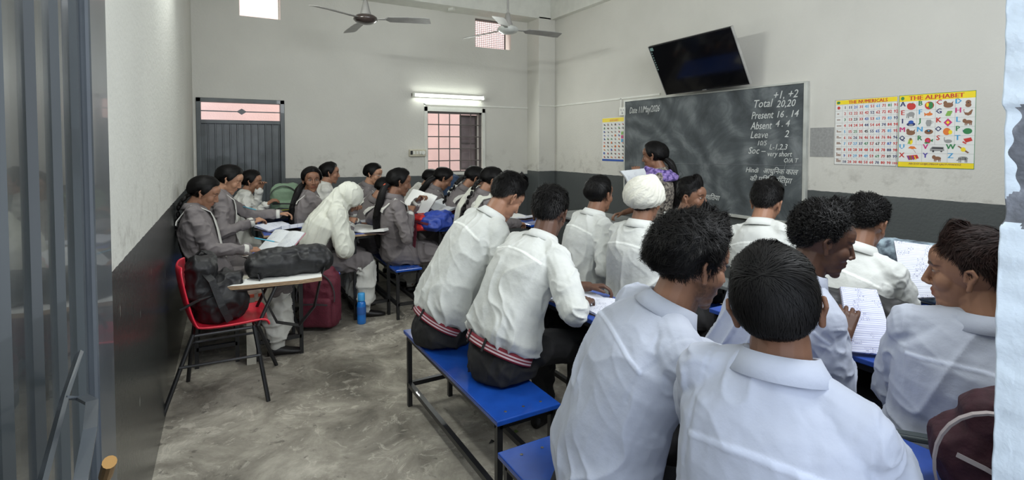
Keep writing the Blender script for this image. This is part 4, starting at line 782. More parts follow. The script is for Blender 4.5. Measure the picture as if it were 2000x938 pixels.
def human(label, H, P, by, hy, hp=0.0, hr=0.0, hands=(None, None), kind='boy', tone='brown', hair='boy', s=1.0, vs=0.006, hunch=1.0, hair_o=None, eyes=1.0, beard=0.0, belt=False, half=1.0,
          shirt='shirt', seed=0, tilt=0.0, wide=1.0, braid=None, group='students', sit=True, hairm='hair', bvs=None, tie=None, white_top=False, legs=(0.10, 0.10), elbow_out=0.6, seam=True, sw=1.0, foot=0.0, curl=0.5, sag=1.0, fade=None, nk=0.040, seamt=0.80, seamw=1.4, ear=1.06):
    H = np.asarray(H, float); P = np.asarray(P, float); Rh = headframe(hy, hp, hr); a = math.radians(by); F = np.array([math.cos(a), math.sin(a), 0]); right = np.array([math.sin(a), -math.cos(a), 0])
    boy = kind == 'boy'
    N = H+Rh@np.array([0, -0.045, -0.105])*s*0.7+np.array([-F[0]*0.015, -F[1]*0.015, -nk*s])-F*0.01
    sp = unit(N-P); lat = unit(right-sp*(right@sp)); tq = math.radians(tilt); upv = np.cross(lat, F); lat = unit(lat*math.cos(tq)+np.array([0, 0, 1])*math.sin(tq)); fwd = unit(np.cross(sp, lat)*-1); 
    if fwd@F < 0: fwd = -fwd
    S = N-sp*0.055*s; Mid = (P+S)/2-fwd*0.055*hunch*s
    O = np.array([P[0], P[1], 0.0]); group = group or ('students' if kind != 'teacher' else None)
    shw = (0.170 if boy else 0.150)*s*wide
    J = {q: S+lat*q*(shw-0.012)-sp*0.030 for q in (1, -1)}; l1, l2 = 0.285*s, 0.245*s; El = {}; Wr = {}
    for i, q in enumerate((-1, 1)):
        t = hands[i]
        if t is None: t = np.array([P[0], P[1], 0])+F*0.42*s+right*q*0.12; t[2] = 0.80
        if isinstance(t, str): t = np.array([P[0], P[1], 0])+F*0.30*s+right*q*0.13; t[2] = P[2]+0.12
        pole = np.array([0, 0, -1.0])*1.0+right*q*elbow_out-F*0.25
        El[q], Wr[q] = ik(J[q], np.asarray(t, float), l1, l2, pole)
    if sit:
        hip = {q: P+right*q*0.085*s-np.array([0, 0, 0.0]) for q in (1, -1)}; kn = {}; an = {}
        for i, q in enumerate((-1, 1)):
            kn[q] = P+F*0.41*s+right*q*(0.085+legs[i]*0.6); kn[q][2] = 0.49*s+0.02; an[q] = kn[q]-F*(0.03-foot)+np.array([0, 0, 0]); an[q][2] = 0.085
    else:
        hip = {q: P+right*q*0.085*s for q in (1, -1)}; kn = {q: P+right*q*0.085+F*0.02-np.array([0, 0, P[2]*0.48]) for q in (1, -1)}; an = {q: np.array([*(P+right*q*0.085)[:2], 0.085]) for q in (1, -1)}
    g = 1.0 if boy else 0.92
    PRF = [(-0.16, .10, .085), (-0.08, .150, .115), (0.02, .168, .122), (0.14, .160, .115), (0.3, .150, .108), (0.5, .158, .112), (0.7, .172, .118), (0.84, .174, .112), (0.93, .158, .098), (1.0, .122, .082), (1.04, .084, .070)]
    def torso(mb, inf=0.0, k=1.0, t0=-0.06, top=True, prof=None, n=28):
        prof = prof or [(-0.16, .10, .085), (-0.08, .150, .115), (0.02, .168, .122), (0.14, .160, .115), (0.3, .150, .108), (0.5, .158, .112), (0.7, .172, .118), (0.84, .174, .112), (0.93, .158, .098), (1.0, .122, .082), (1.04, .084, .070), (1.08, .062, .058)]
        R = []
        for t, w_, d_ in prof:
            if t < t0: continue
            c = bez(P, Mid, S, t) if 0 <= t <= 1 else (P+(Mid-P)*2*t if t < 0 else S+(N-S)*((t-1)/0.08)*0.8)
            w_ = (w_*s*g*k*wide+inf); d_ = (d_*s*k*(0.95 if boy else 0.92)+inf)
            ring = []
            for th in np.linspace(0, 2*math.pi, n, endpoint=False):
                cs, sn = math.cos(th), math.sin(th); e = 2.4; rr = (abs(cs)**e+abs(sn)**e)**(-1/e)
                ring.append(c+lat*w_*cs*rr+fwd*d_*sn*rr)
            R.append(ring)
        mb.rings(R)
    # ---- body: one skin, slim where clothed
    mb = MB(); head_parts(mb, Rh, H, s, ear); mb.cap(H+Rh@np.array([0, -0.022, -0.05])*s, N+fwd*0.012, 0.056*s*g, 0.060*s*g, 16); mb.cap(H+Rh@np.array([0, 0.0, -0.06])*s, N+fwd*0.03-sp*0.02, 0.045*s*g, 0.052*s*g, 14)
    torso(mb, -0.02, 0.90)
    for q in (-1, 1):
        mb.chain([J[q], El[q]], [0.046*s, 0.037*s]); mb.cap(El[q], Wr[q], 0.038*s*g, 0.026*s*g, 12)
        dd = unit(Wr[q]-El[q]); nn = np.array([0, 0, 1.0])+0.25*right*q
        dd2 = unit(dd+np.array([0, 0, 0.10 if dd[2] < -0.3 else 0])+F*0.15); hand(mb, Wr[q], dd2, nn, -q, s*0.95, curl)
        mb.cap(hip[q], kn[q], 0.062*s, 0.048*s, 10); mb.cap(kn[q], an[q], 0.044*s, 0.032*s, 10)
    me = voxel(mb, bvs or max(0.0035, vs*0.7), 3, 0.45); V = getv(me); st = dict(HS[hair]) if hair else None
    fd = (0.8 if boy and hair and HS[hair].get('fadeside') else 0.35) if fade is None else fade
    col = skin_col(V, Rh, H, s, TONES[tone], eyes, beard, fd if boy else 0.0)
    finish(me, V, 'skin', col, O); o = link('person', me, None, O); tag(o, label, 'person', group)
    # ---- hair
    if st:
        st['seed'] = seed+1; st.update(hair_o or {}); hm = hair_mesh(st, Rh, H, s)
        HB = H+Rh@np.array([0, -0.115, 0.0])*s
        hm.build('hair', hairm, o, smooth=True, origin=O)
        if braid:
            style, dl = braid; b0 = H+Rh@np.array([0, -0.085, -0.02])*s; b1 = N-fwd*0.095*s+lat*dl*0.3+np.array([0, 0, 0.02]); 
            pts = [b0, lerp(b0, b1, 0.5)-fwd*0.02, b1]+[bez(P, Mid, S, t)-fwd*(0.118*s+(0.014 if style == 'braid' else 0.022))+lat*dl for t in (0.82, 0.62, 0.45, 0.3, 0.18)]
            PP = [];  # resample
            for i in range(len(pts)-1):
                for k in range(4): PP.append(lerp(pts[i], pts[i+1], k/4))
            PP.append(pts[-1]); bm_ = MB(); nP = len(PP)
            if style == 'braid':
                for i in range(nP-2):
                    f_ = i/(nP-1); r_ = (0.024*(1-f_)+0.011*f_)*s; d_ = unit(PP[i+1]-PP[i]); sd = np.cross(d_, fwd); sd = unit(sd); zz = 1 if i % 2 else -1
                    A_, B_, _ = frame_from(d_, fwd); Rm = np.stack([sd, np.cross(d_, sd), d_], 1); Rr = Rm@rotz(0); bm_.ell(PP[i]+sd*zz*r_*0.45, (r_*0.75, r_*0.7, r_*1.35), R=Rm@np.array([[math.cos(zz*.5), 0, math.sin(zz*.5)], [0, 1, 0], [-math.sin(zz*.5), 0, math.cos(zz*.5)]]), n=10, m=7)
                bm_.tube(PP[-3:], [0.012, 0.016, 0.004], 8)
            else:
                rs = [(0.040*math.sin(math.pi*min(1, 0.28+0.62*i/(nP-1)))**0.8)*s for i in range(nP)]; bm_.tube(PP, rs, 14, 0.75, up=fwd)
                rg = random.Random(seed)
                for k in range(220):
                    oa = rg.uniform(0, 6.28); q_ = [PP[i]+(lat*math.cos(oa)+fwd*math.sin(oa)*0.75)*(rs[i]*1.02)+lat*rg.uniform(-.002, .002) for i in range(1, nP, 2)]; bm_.tube(q_, [0.0022]*(len(q_)-1)+[0.0008], 4)
            bo = bm_.build('braid' if style == 'braid' else 'ponytail', hairm, o, smooth=True, origin=O)
            if tie: MB().tube([PP[2], PP[3]], 0.03*s, 12).build('hair_tie', tie, bo, smooth=True, origin=O)
        if hair in ('girl',):
            bn = MB(); bn.ell(H+Rh@np.array([0, -0.098, -0.01])*s, (0.032*s, 0.024*s, 0.036*s), R=Rh); bn.build('hair_knot', hairm, o, smooth=True, origin=O)
    # ---- clothes
    rgn = seed*7.3
    def cloth(mb, name, m, amp=0.006, seam_=False, v_=None, up_stretch=4.0, bottom=None):
        me = voxel(mb, v_ or vs, 4, 0.5); V = getv(me); Nn = getn(me)
        q = np.stack([(V-P)@lat, (V-P)@fwd, (V-P)@sp], 1); dist = np.full(len(V), 9.0)
        uarm = np.zeros(len(V)); ringc = np.zeros((len(V), 3))
        for k in (-1, 1):
            for A_, B_ in ((J[k], El[k]), (El[k], Wr[k])):
                d = B_-A_; L = np.linalg.norm(d); d = d/L; t = np.clip((V-A_)@d, 0, L); c = A_+t[:, None]*d; dd = np.linalg.norm(V-c, axis=1); m_ = dd < dist; dist = np.where(m_, dd, dist)
        tt = q[:, 2]/np.linalg.norm(N-P); lw = np.abs(q[:, 0])
        arm = sstep(0.12, 0.06, dist)*sstep(shw*0.75, shw*1.02, lw) if sit or True else 0
        w1 = q*np.array([11, 11, up_stretch])+rgn; n1 = 2.2*(1-np.abs(vnoise(w1+1.0*vnoise(q*5+rgn, 4)[:, None], 1)))**3-0.9; n2 = vnoise(q*np.array([22, 22, 12])+rgn, 2); n3 = 2.0*(1-np.abs(vnoise(V*np.array([17, 17, 24])+0.8*vnoise(V*9, 8)[:, None]+rgn, 3)))**3-0.8; n4 = vnoise(V*55+rgn, 6)
        w2 = q*np.array([7, 7, 16])+q[:, 0:1]*np.array([0, 0, 9])+rgn; n5 = 2.2*(1-np.abs(vnoise(w2, 7)))**3-0.9
        dv = amp*(1.15*n1*(1-arm)*(0.5+0.7*sstep(0.75, 0.1, tt))+0.7*n5*(1-arm)*(0.25+sstep(0.35, 0.05, tt))+0.3*n2+arm*0.75*n3+0.10*n4)
        col = np.ones((len(V), 3))
        if seam_:
            yk = np.abs(tt-(seamt-0.25*(lw/0.2)**2*0.25)); bk = q[:, 1]-((bez(P, Mid, S, 0.8)-P)@fwd) < 0.0
            sm = (1-sstep(0.0045*seamw, 0.009*seamw, yk))*bk*(lw < shw*0.98); dv = dv+sm*0.0022; col = col*(1+0.34*sm[:, None])
            sl = (1-sstep(0.003, 0.006, np.abs(lw-shw*0.98)))*(tt > 0.6); dv = dv-sl*0.0015
        V = V+Nn*dv[:, None]
        finish(me, V, m, np.clip(col, 0, 1.4), O); return link(name, me, o)
    up_m = shirt if boy else ('salwar' if white_top else 'grey'); mb = MB(); lo = 0.022*sw
    prof = None
    if boy: prof = [(-0.03, .150, .118), (0.02, .178, .135), (0.10, .188, .142), (0.22, .178, .132), (0.38, .168, .122), (0.55, .168, .120), (0.7, .176, .122), (0.84, .178, .115), (0.93, .160, .100), (1.0, .124, .084), (1.04, .088, .072), (1.08, .066, .060)]
    torso(mb, lo*0.8, 1.0, -0.2 if not boy else -0.05, prof=prof)
    for q in (-1, 1):
        r1, r2, r3 = (0.070*sw, 0.060*sw, 0.046*sw) if boy else (0.058, 0.050, 0.040); c = El[q]
        mb.cap(J[q]-lat*q*0.015, lerp(J[q], El[q], 0.4), 0.070*s*g, r1*s, 16); mb.cap(N-sp*0.035+lat*q*0.04, J[q]+sp*0.004, 0.052*s*g, 0.066*s*g, 16); mb.cap(lerp(J[q], El[q], 0.3), El[q], r1*s, r2*s, 16)
        if half > 0: mb.cap(El[q], lerp(El[q], Wr[q], half*0.98), r2*s*0.98, r3*s*(1.15 if half < 0.9 else 1.0), 16)
    if not boy and sit:
        for q in (-1, 1): mb.cap(hip[q], lerp(hip[q], kn[q], 0.95), 0.105*s, 0.092*s, 16)
        mb.cap(lerp(hip[1], hip[-1], 0.5), lerp(kn[1], kn[-1], 0.5), 0.10*s, 0.085*s, 14)
    if not sit: mb.rings([[P+np.array([0, 0, z])+lat*w_*math.cos(t)+F*d_*math.sin(t) for t in np.linspace(0, 2*math.pi, 20, endpoint=False)] for z, w_, d_ in ((0.1, .15, .12), (-0.1, .18, .15), (-0.5, .21, .18))])
    m_up = up_m if kind != 'teacher' else 'kurta'
    up_o = cloth(mb, 'shirt' if boy else 'kurta', m_up, 0.0068*sag if boy else 0.009, seam_=boy and seam)
    # cuffs
    if half > 0.9:
        for q in (-1, 1):
            cm_ = MB(); e = lerp(El[q], Wr[q], 0.90); f = lerp(El[q], Wr[q], 1.03); rr = (0.045*sw if boy else 0.040)*s; cm_.tube([e, lerp(e, f, 0.5), f], [rr+0.004, rr+0.002, rr], 16); cm_.build('cuff', shirt if boy else 'salwar', up_o, smooth=True, origin=O)
    # collar
    cb = MB(); ncol = 28; up = unit(sp*0.75+unit(H-N)*0.35); lt = unit(lat-up*(lat@up)); fd_ = np.cross(up, lt); 
    if fd_@F < 0: fd_ = -fd_
    Nc = N+fwd*0.012-up*0.012; th = np.linspace(-math.pi*0.5+0.16, math.pi*1.5-0.16, ncol)+math.pi  # opening at the front
    def crow(r, h, dip=0.0): return [Nc+lt*math.cos(t)*r*1.02+fd_*math.sin(t)*r*0.98+up*(h-dip*max(0, math.sin(t))**2) for t in th]
    k_ = s*g
    rows = [crow(0.070*k_, -0.014, .03), crow(0.068*k_, 0.010, .015), crow(0.066*k_, 0.026, 0.012), crow(0.070*k_, 0.028, .014), crow(0.080*k_, 0.010, 0.03), crow(0.098*k_, -0.016, 0.05)]
    V0 = [p for r in rows for p in r]; Fq = [(i*ncol+j, i*ncol+j+1, (i+1)*ncol+j+1, (i+1)*ncol+j) for i in range(len(rows)-1) for j in range(ncol-1)]
    if kind != 'hijab': 
        cb.add(V0, Fq); oc = cb.build('collar', shirt if boy else (('salwar' if white_top else 'grey') if kind != 'teacher' else 'kurta'), up_o, smooth=True, origin=O); sd = oc.modifiers.new('s', 'SOLIDIFY'); sd.thickness = 0.003
    # lower body
    lm = 'pants' if boy else 'salwar'; mb = MB(); sb_ = P[2]-0.45 if P[2] > 0.52 else 0.08
    if boy:
        mb.rings([[c+right*w_*math.cos(t)+F*d_*math.sin(t) for t in np.linspace(0, 2*math.pi, 24, endpoint=False)] for c, w_, d_ in ((np.array([P[0], P[1], P[2]-sb_+0.004]), .13, .11), (np.array([P[0], P[1], P[2]-sb_+0.02]), .180, .155), (np.array([P[0], P[1], P[2]-sb_*0.55]), .192, .162), (P+[0, 0, -0.02], .184, .148), (bez(P, Mid, S, 0.03), .165, .128), (bez(P, Mid, S, 0.08), .155, .12))])
        for q in (-1, 1): mb.cap(hip[q], kn[q], 0.092*s, 0.070*s, 14); mb.cap(kn[q], an[q], 0.068*s, 0.060*s, 14)
    else:
        for q in (-1, 1):
            mb.cap(lerp(hip[q], kn[q], 0.75), kn[q]-[0, 0, 0.05], 0.075*s, 0.086*s, 14); mb.cap(kn[q]-[0, 0, 0.03], lerp(kn[q], an[q], 0.75), 0.086*s, 0.092*s, 14); mb.cap(lerp(kn[q], an[q], 0.7), an[q], 0.09*s, 0.045*s, 14)
    low_o = cloth(mb, 'trousers' if boy else 'salwar', lm, 0.005 if boy else 0.010, v_=max(vs, 0.008), up_stretch=6)
    for q in (-1, 1):
        sh = MB(); a0 = an[q]; fo = unit(F+right*q*0.15); c0 = np.array([a0[0], a0[1], 0.0])
        prof = ((-0.06, .028, .05), (-0.03, .036, .075), (0.03, .036, .07), (0.09, .042, .05), (0.15, .040, .036), (0.185, .022, .024)); rt = np.array([fo[1], -fo[0], 0])
        sh.rings([[c0+fo*x+rt*w_*math.cos(t)+np.array([0, 0, 0.004+h_/2+h_/2*math.sin(t)]) for t in np.linspace(0, 2*math.pi, 14, endpoint=False)] for x, w_, h_ in prof]); sh.build('shoe', 'shoe', o, smooth=True, origin=O)
    if belt:
        bb = MB(); nB = 72; c = bez(P, Mid, S, 0.0)-sp*0.018; rows = []; 
        for h_, kc in ((-0.021, 0), (-0.0135, 0), (-0.0134, 1), (-0.0062, 1), (-0.0061, 0), (0.0, 0), (0.0001, 1), (0.0072, 1), (0.0073, 0), (0.021, 0)): rows.append([c+sp*h_+lat*0.186*math.cos(t)*s+fwd*0.146*math.sin(t)*s for t in np.linspace(0, 2*math.pi, nB, endpoint=False)])
        bb.rings(rows, cap=False); ob = bb.build('belt', 'belt', o, smooth=True, origin=O); cc = np.tile(np.array(hexc(120, 20, 40)[:3]), (len(bb.v), 1)); wt = np.array(hexc(200, 180, 184)[:3])
        for ri in (2, 3, 6, 7): cc[ri*nB:(ri+1)*nB] = wt
        A_ = ob.data.color_attributes.new('Col', 'FLOAT_COLOR', 'POINT'); A_.data.foreach_set('color', np.c_[cc, np.ones(len(cc))].astype(np.float32).ravel()); sd = ob.modifiers.new('s', 'SOLIDIFY'); sd.thickness = 0.004; sd.offset = 1
        for t in (-1.9, -1.25, 0.4, 3.6):
            lp = MB(); u = c+lat*0.192*math.cos(t)*s+fwd*0.152*math.sin(t)*s; lp.ribbon([u+sp*0.030, u, u-sp*0.030], -lat*math.sin(t)+fwd*math.cos(t), 0.012, 0.004); lp.build('belt_loop', 'pants', ob, origin=O)
    if kind == 'girl' and not white_top:
        for q in (-1, 1):   # folded white sash over each shoulder
            sb_ = MB(); pts = []; wds = []
            WT = [p_[0] for p_ in PRF]; WW_ = [p_[1] for p_ in PRF]; WD = [p_[2] for p_ in PRF]
            for t, l_, sg in ((0.30, 0.045, 1), (0.5, 0.060, 1), (0.7, 0.070, 1), (0.85, 0.075, 1), (0.93, 0.080, 1), (0.985, 0.082, .6), (1.005, 0.084, 0), (0.985, 0.084, -.6), (0.93, 0.084, -1), (0.88, 0.086, -1)):
                w_ = np.interp(t, WT, WW_)*s*g*wide+lo*0.8; d_ = np.interp(t, WT, WD)*s*0.92+lo*0.8; ff = d_*(max(0, 1-(l_*s/w_)**2.4))**(1/2.4)+0.012
                lift = 0.05*(1-abs(sg)); pts.append(bez(P, Mid, S, min(t, 1))+lat*q*l_*s+fwd*ff*sg+sp*lift*s*0.9); wds.append(lat)
            PP = []
            for i in range(len(pts)-1):
                for k in range(3): PP.append(lerp(pts[i], pts[i+1], k/3))
            PP.append(pts[-1]); sb_.ribbon(PP, lat, 0.05*s, 0.006); sb_.build('sash', 'salwar', o, smooth=False, origin=O)
    return dict(o=o, H=H, R=Rh, N=N, P=P, S=S, lat=lat, fwd=fwd, sp=sp, O=O, El=El, Wr=Wr, s=s, Mid=Mid, kn=kn, cloth=cloth, F=F, right=right)
# ================================================================ FURNITURE
def slab_table(name, cat, label, x0, x1, y0, y1, z, top='blue', group=None, foot=True, shelf=True, mid=0, th=0.022, edge=None):
    """welded square-tube frame with a board on top"""
    t = thing(name, label, cat, ((x0+x1)/2, (y0+y1)/2, 0), group='classroom benches' if cat == 'bench' else ('classroom desks' if 'teacher' not in label else None)); w, l = x1-x0, y1-y0; r = 0.0125
    mb = MB(); mb.b2((-w/2, -l/2, z-th), (w/2, l/2, z), 0.004); top_o = mb.build('bench_top' if cat == 'bench' else 'desk_top', top, t)
    if edge: mb = MB(); mb.b2((-w/2-0.002, -l/2-0.002, z-th-0.001), (w/2+0.002, l/2+0.002, z-0.006)); mb.build('top_edge', edge, t)
    ix, iy = w/2-0.025, l/2-0.035
    for sx in (-1, 1):
        for sy in (-1, 1): MB().b2((sx*ix-r, sy*iy-r, 0), (sx*ix+r, sy*iy+r, z-th)).build('leg', 'black', t)
    fr = MB()
    for sy in (-1, 1): fr.b2((-ix, sy*iy-r, z-th-0.026), (ix, sy*iy+r, z-th-0.001)); fr.b2((-ix, sy*iy-r, 0.12), (ix, sy*iy+r, 0.145))
    for sx in (-1, 1): fr.b2((sx*ix-r, -iy, z-th-0.026), (sx*ix+r, iy, z-th-0.001)); fr.b2((sx*ix-r, -iy, 0.12), (sx*ix+r, iy, 0.145))
    fr.build('frame', 'black', t)
    if cat == 'bench':
        for sy in (-1, 1):
            for k in range(3): MB().lathe([(0.001, 0.0), (0.006, 0.0), (0.006, 0.0015), (0.001, 0.002)], c=((k-1)*w*0.28, sy*(l/2-0.055), z), n=10).build('rivet', 'steel', top_o)
    if shelf and cat == 'desk':
        mb = MB(); mb.b2((-w/2+0.03, -l/2+0.05, z-0.17), (w/2-0.03, l/2-0.05, z-0.155)); mb.b2((w/2-0.03, -l/2+0.05, z-0.17), (w/2-0.02, l/2-0.05, z-th)); mb.build('under_shelf', 'black', t)
    return t
slab_table('bench', 'bench', 'glossy blue bench in the foreground carrying the two boys with striped belts', 0.955, 1.262, 1.80, 2.99, 0.45)
slab_table('bench', 'bench', 'blue bench under the two boys nearest the doorway', 0.86, 1.17, 0.36, 1.62, 0.45)
slab_table('bench', 'bench', 'blue bench under the turbaned boy and his neighbour', 2.02, 2.33, 1.95, 3.1, 0.45)
slab_table('bench', 'bench', 'blue bench in the right half behind the desk with the pencil box', 1.72, 2.0, 0.40, 1.6, 0.45)
slab_table('bench', 'bench', 'blue bench nearest the blackboard under the boy with cropped sides', 2.72, 3.03, 0.95, 2.9, 0.45)
slab_table('desk', 'desk', 'blue desk in front of the two belted boys', 1.50, 1.84, 1.80, 3.05, 0.74, 'bluedesk')
slab_table('desk', 'desk', 'blue desk at the bottom right beside the maroon bag', 1.34, 1.66, 0.34, 1.62, 0.73, 'bluedesk', shelf=False)
slab_table('desk', 'desk', 'blue desk under the big lined notebook on the right', 2.12, 2.44, 0.55, 1.75, 0.74, 'bluedesk')
slab_table('desk', 'desk', 'grey-topped desk in front of the turbaned boy', 2.52, 2.70, 1.95, 3.1, 0.74, 'greytop', shelf=False)
slab_table('desk', 'desk', 'desk beneath the propped notebook near the right wall', 3.12, 3.46, 0.6, 2.4, 0.74, 'bluedesk')
slab_table('desk', 'desk', 'grey metal teacher table under the teacher\'s resting hand', 2.75, 3.25, 3.35, 4.2, 0.90, 'greytop', shelf=False)
# girls' side
slab_table('desk', 'desk', 'narrow desk in front of the girl writing beside the left wall', 0.22, 0.56, 4.08, 4.62, 0.72, 'bluedesk', edge='plyedge', shelf=False)
slab_table('desk', 'desk', 'desk with open papers in front of the girl resting her chin on her hand', 0.34, 0.68, 4.78, 6.1, 0.80, 'bluedesk', edge='plyedge', shelf=False)
slab_table('desk', 'desk', 'tan-edged desk with a notebook in front of the girl in the white headscarf', 1.03, 1.38, 4.63, 5.95, 0.77, 'bluedesk', edge='plyedge', shelf=False)
slab_table('desk', 'desk', 'blue desk carrying the blue and red backpack', 1.80, 2.12, 4.55, 5.9, 0.76, 'blue', shelf=False)
slab_table('desk', 'desk', 'blue desk with a white book beside the leaning boy\'s face', 2.62, 2.96, 4.25, 5.9, 0.78, 'blue', shelf=False)
slab_table('bench', 'bench', 'small blue-topped bench end under the long-ponytail girl', 1.36, 1.60, 4.45, 5.9, 0.45)
slab_table('bench', 'bench', 'bench under the girl in the white headscarf', 0.62, 0.92, 4.62, 6.1, 0.45)
slab_table('bench', 'bench', 'bench against the left wall under the two girls bending over papers', -0.16, 0.14, 4.15, 6.2, 0.45)
slab_table('bench', 'bench', 'bench under the braided girls in front of the barred window', 2.16, 2.45, 4.1, 5.9, 0.45)

# red plastic tablet-arm chair by the left wall
ch_ = thing('tablet_chair', 'red plastic shell chair on black legs with a writing tablet, against the left wall', 'chair', (0.02, 3.72, 0)); o0 = np.array([0.02, 3.72, 0])
prof = [(-0.235, 0.845), (-0.245, 0.82), (-0.225, 0.70), (-0.195, 0.56), (-0.165, 0.475), (-0.12, 0.445), (-0.02, 0.435), (0.14, 0.440), (0.22, 0.450), (0.245, 0.435), (0.25, 0.41)]
def shell(th=0.0):
    R = []
    for i, (x, z) in enumerate(prof):
        hw = 0.205 if i > 4 else 0.20-0.03*max(0, (2-i))/2; row = []
        for j in np.linspace(-1, 1, 13): row.append((x+(0.035*abs(j)**3 if i < 5 else 0), j*hw, z+(0.03*abs(j)**4 if i >= 5 else 0)))
        R.append(row)
    return R
R = shell(); V = [p for r in R for p in r]; mb = MB(); mb.add(V, [(i*13+j, i*13+j+1, (i+1)*13+j+1, (i+1)*13+j) for i in range(len(R)-1) for j in range(12)])
o = mb.build('seat_shell', 'redplastic', ch_, smooth=True); sd = o.modifiers.new('s', 'SOLIDIFY'); sd.thickness = 0.014
sb2 = o.modifiers.new('b', 'SUBSURF'); sb2.levels = 1; sb2.render_levels = 1
for a, b in (((-0.15, -0.17, 0.44), (-0.31, -0.25, 0.0)), ((0.17, -0.17, 0.44), (0.235, -0.29, 0.0)), ((-0.15, 0.17, 0.44), (-0.20, 0.26, 0.0)), ((0.17, 0.17, 0.44), (0.33, 0.25, 0.0))):
    MB().tube([a, b], 0.0125, 10).build('leg', 'black', ch_)
mb = MB(); mb.tube([(-0.22, -0.21, 0.27), (0.20, -0.23, 0.27)], 0.009, 8); mb.tube([(-0.17, 0.2, 0.27), (0.24, 0.21, 0.27)], 0.009, 8); mb.tube([(-0.15, -0.17, 0.43), (0.17, -0.17, 0.43), (0.17, 0.17, 0.43), (-0.15, 0.17, 0.43), (-0.15, -0.17, 0.43)], 0.010, 8)
mb.tube([(-0.21, -0.19, 0.60), (-0.12, -0.20, 0.645), (0.0, -0.10, 0.65), (0.42, -0.10, 0.65)], 0.009, 8); mb.tube([(0.19, -0.19, 0.44), (0.30, -0.13, 0.655)], 0.011, 8); mb.tube([(0.28, 0.05, 0.655), (0.20, 0.15, 0.45)], 0.010, 8); mb.build('chair_frame', 'black', ch_)
TP = [(-0.055, -0.085), (0.10, -0.125), (0.45, -0.165), (0.575, -0.15), (0.60, 0.02), (0.56, 0.13), (0.25, 0.14), (0.12, 0.02), (-0.04, -0.01)]; nT = len(TP)
MB().add([(x, y, 0.66) for x, y in TP]+[(x, y, 0.684) for x, y in TP], [tuple(range(nT-1, -1, -1)), tuple(range(nT, 2*nT))]+[(i, (i+1) % nT, (i+1) % nT+nT, i+nT) for i in range(nT)]).build('writing_tablet', 'plyedge', ch_)
MB().add([(x*0.997, y*0.99, 0.6845) for x, y in TP], [tuple(range(nT))]).build('tablet_laminate', 'plainpaper', ch_)

# ---------------------------------------------------------------- soft bags
def blob(parts, name, m, par, origin, vs=0.008, amp=0.006, seed=0, it=6, freq=14):
    mb = MB()
    for p in parts: mb.box(p[0], p[1], R=p[2] if len(p) > 2 else None, bev=min(p[1])*0.4)
    me = voxel(mb, vs, it, 0.6); V = getv(me); Nn = getn(me); n = 1-2*np.abs(vnoise(V*freq+seed, seed)); n2 = vnoise(V*freq*2.6+seed, seed+1); V = V+Nn*(amp*n+amp*0.4*n2)[:, None]
    finish(me, V, m, None, None); return link(name, me, par)
def backpack(label, loc, rot, w, d, h, m, group=None, zipm='zip', seed=1, straps=True, tall=1.0):
    t = thing('backpack', label, 'backpack', loc, group=group, rot=rot)
    blob([((0, 0, h*0.47), (w, d, h*0.92)), ((0, -0.0, h*0.80), (w*0.8, d*0.8, h*0.4))], 'bag_body', m, t, None, amp=0.006, seed=seed)
    blob([((0, -d*0.55, h*0.30), (w*0.78, d*0.35, h*0.46))], 'front_pocket', m, t, None, amp=0.004, seed=seed+3)
    mb = MB(); mb.ribbon([(-w*0.33, -d*0.735, h*0.44), (0, -d*0.745, h*0.45), (w*0.33, -d*0.735, h*0.44)], (0, 0, 1), 0.014, 0.004)
    arc = [(w*0.47*math.cos(a), -d*0.53+0.02*0, h*0.55+h*0.38*math.sin(a)) for a in np.linspace(-0.2, math.pi+0.2, 18)]; mb.ribbon(arc, (0, 1, 0.2), 0.012, 0.006); mb.build('zip', zipm, t)
    MB().tube([(-0.04, 0.03, h*0.94), (-0.03, 0.03, h*0.99), (0.03, 0.03, h*0.99), (0.04, 0.03, h*0.94)], 0.008, 8).build('top_handle', zipm, t)
    if straps:
        for q in (-1, 1): MB().ribbon([(q*w*0.22, d*0.45, h*0.92), (q*w*0.26, d*0.75, h*0.7), (q*w*0.28, d*0.72, h*0.35), (q*w*0.36, d*0.5, h*0.06)], (1, 0, 0), 0.05, 0.012).build('strap', zipm if zipm != 'ziplight' else m, t)
    return t
p = onz(625, 650, 0.0)
backpack('maroon backpack standing on the floor beside the red chair', (p[0]+0.02, p[1]+0.10, 0.01), (0, 0, math.radians(-32)), 0.34, 0.17, 0.52, 'bagmaroon', seed=2)
p = onz(530, 400, 0.80); backpack('sage green backpack standing on the desk by the grey door', (0.62, 5.72, 0.805), (0, 0, math.radians(-25)), 0.30, 0.15, 0.36, 'baggreen', seed=5)
# black bag slumped in the red chair
t = thing('school_bag', 'black bag slumped on the seat of the red chair', 'bag', (0.0, 3.74, 0.46)); blob([((0.01, 0, 0.13), (0.30, 0.31, 0.28), rotz(10)), ((-0.08, 0, 0.28), (0.14, 0.28, 0.26), rotz(-6)), ((0.06, 0.02, 0.22), (0.14, 0.2, 0.14), rotz(30))], 'bag_body', 'bagblack', t, None, vs=0.006, amp=0.018, seed=9, freq=13, it=3)
mb = MB(); mb.ribbon([(-0.10, -0.10, 0.36), (-0.03, -0.17, 0.28), (0.02, -0.18, 0.12), (0.06, -0.16, 0.02)], (1, 0.3, 0), 0.04, 0.008); mb.ribbon([(-0.13, 0.02, 0.38), (-0.09, -0.02, 0.44), (-0.04, 0.05, 0.39)], (0, 1, 0), 0.025, 0.006); mb.build('strap', 'bagblack', t)
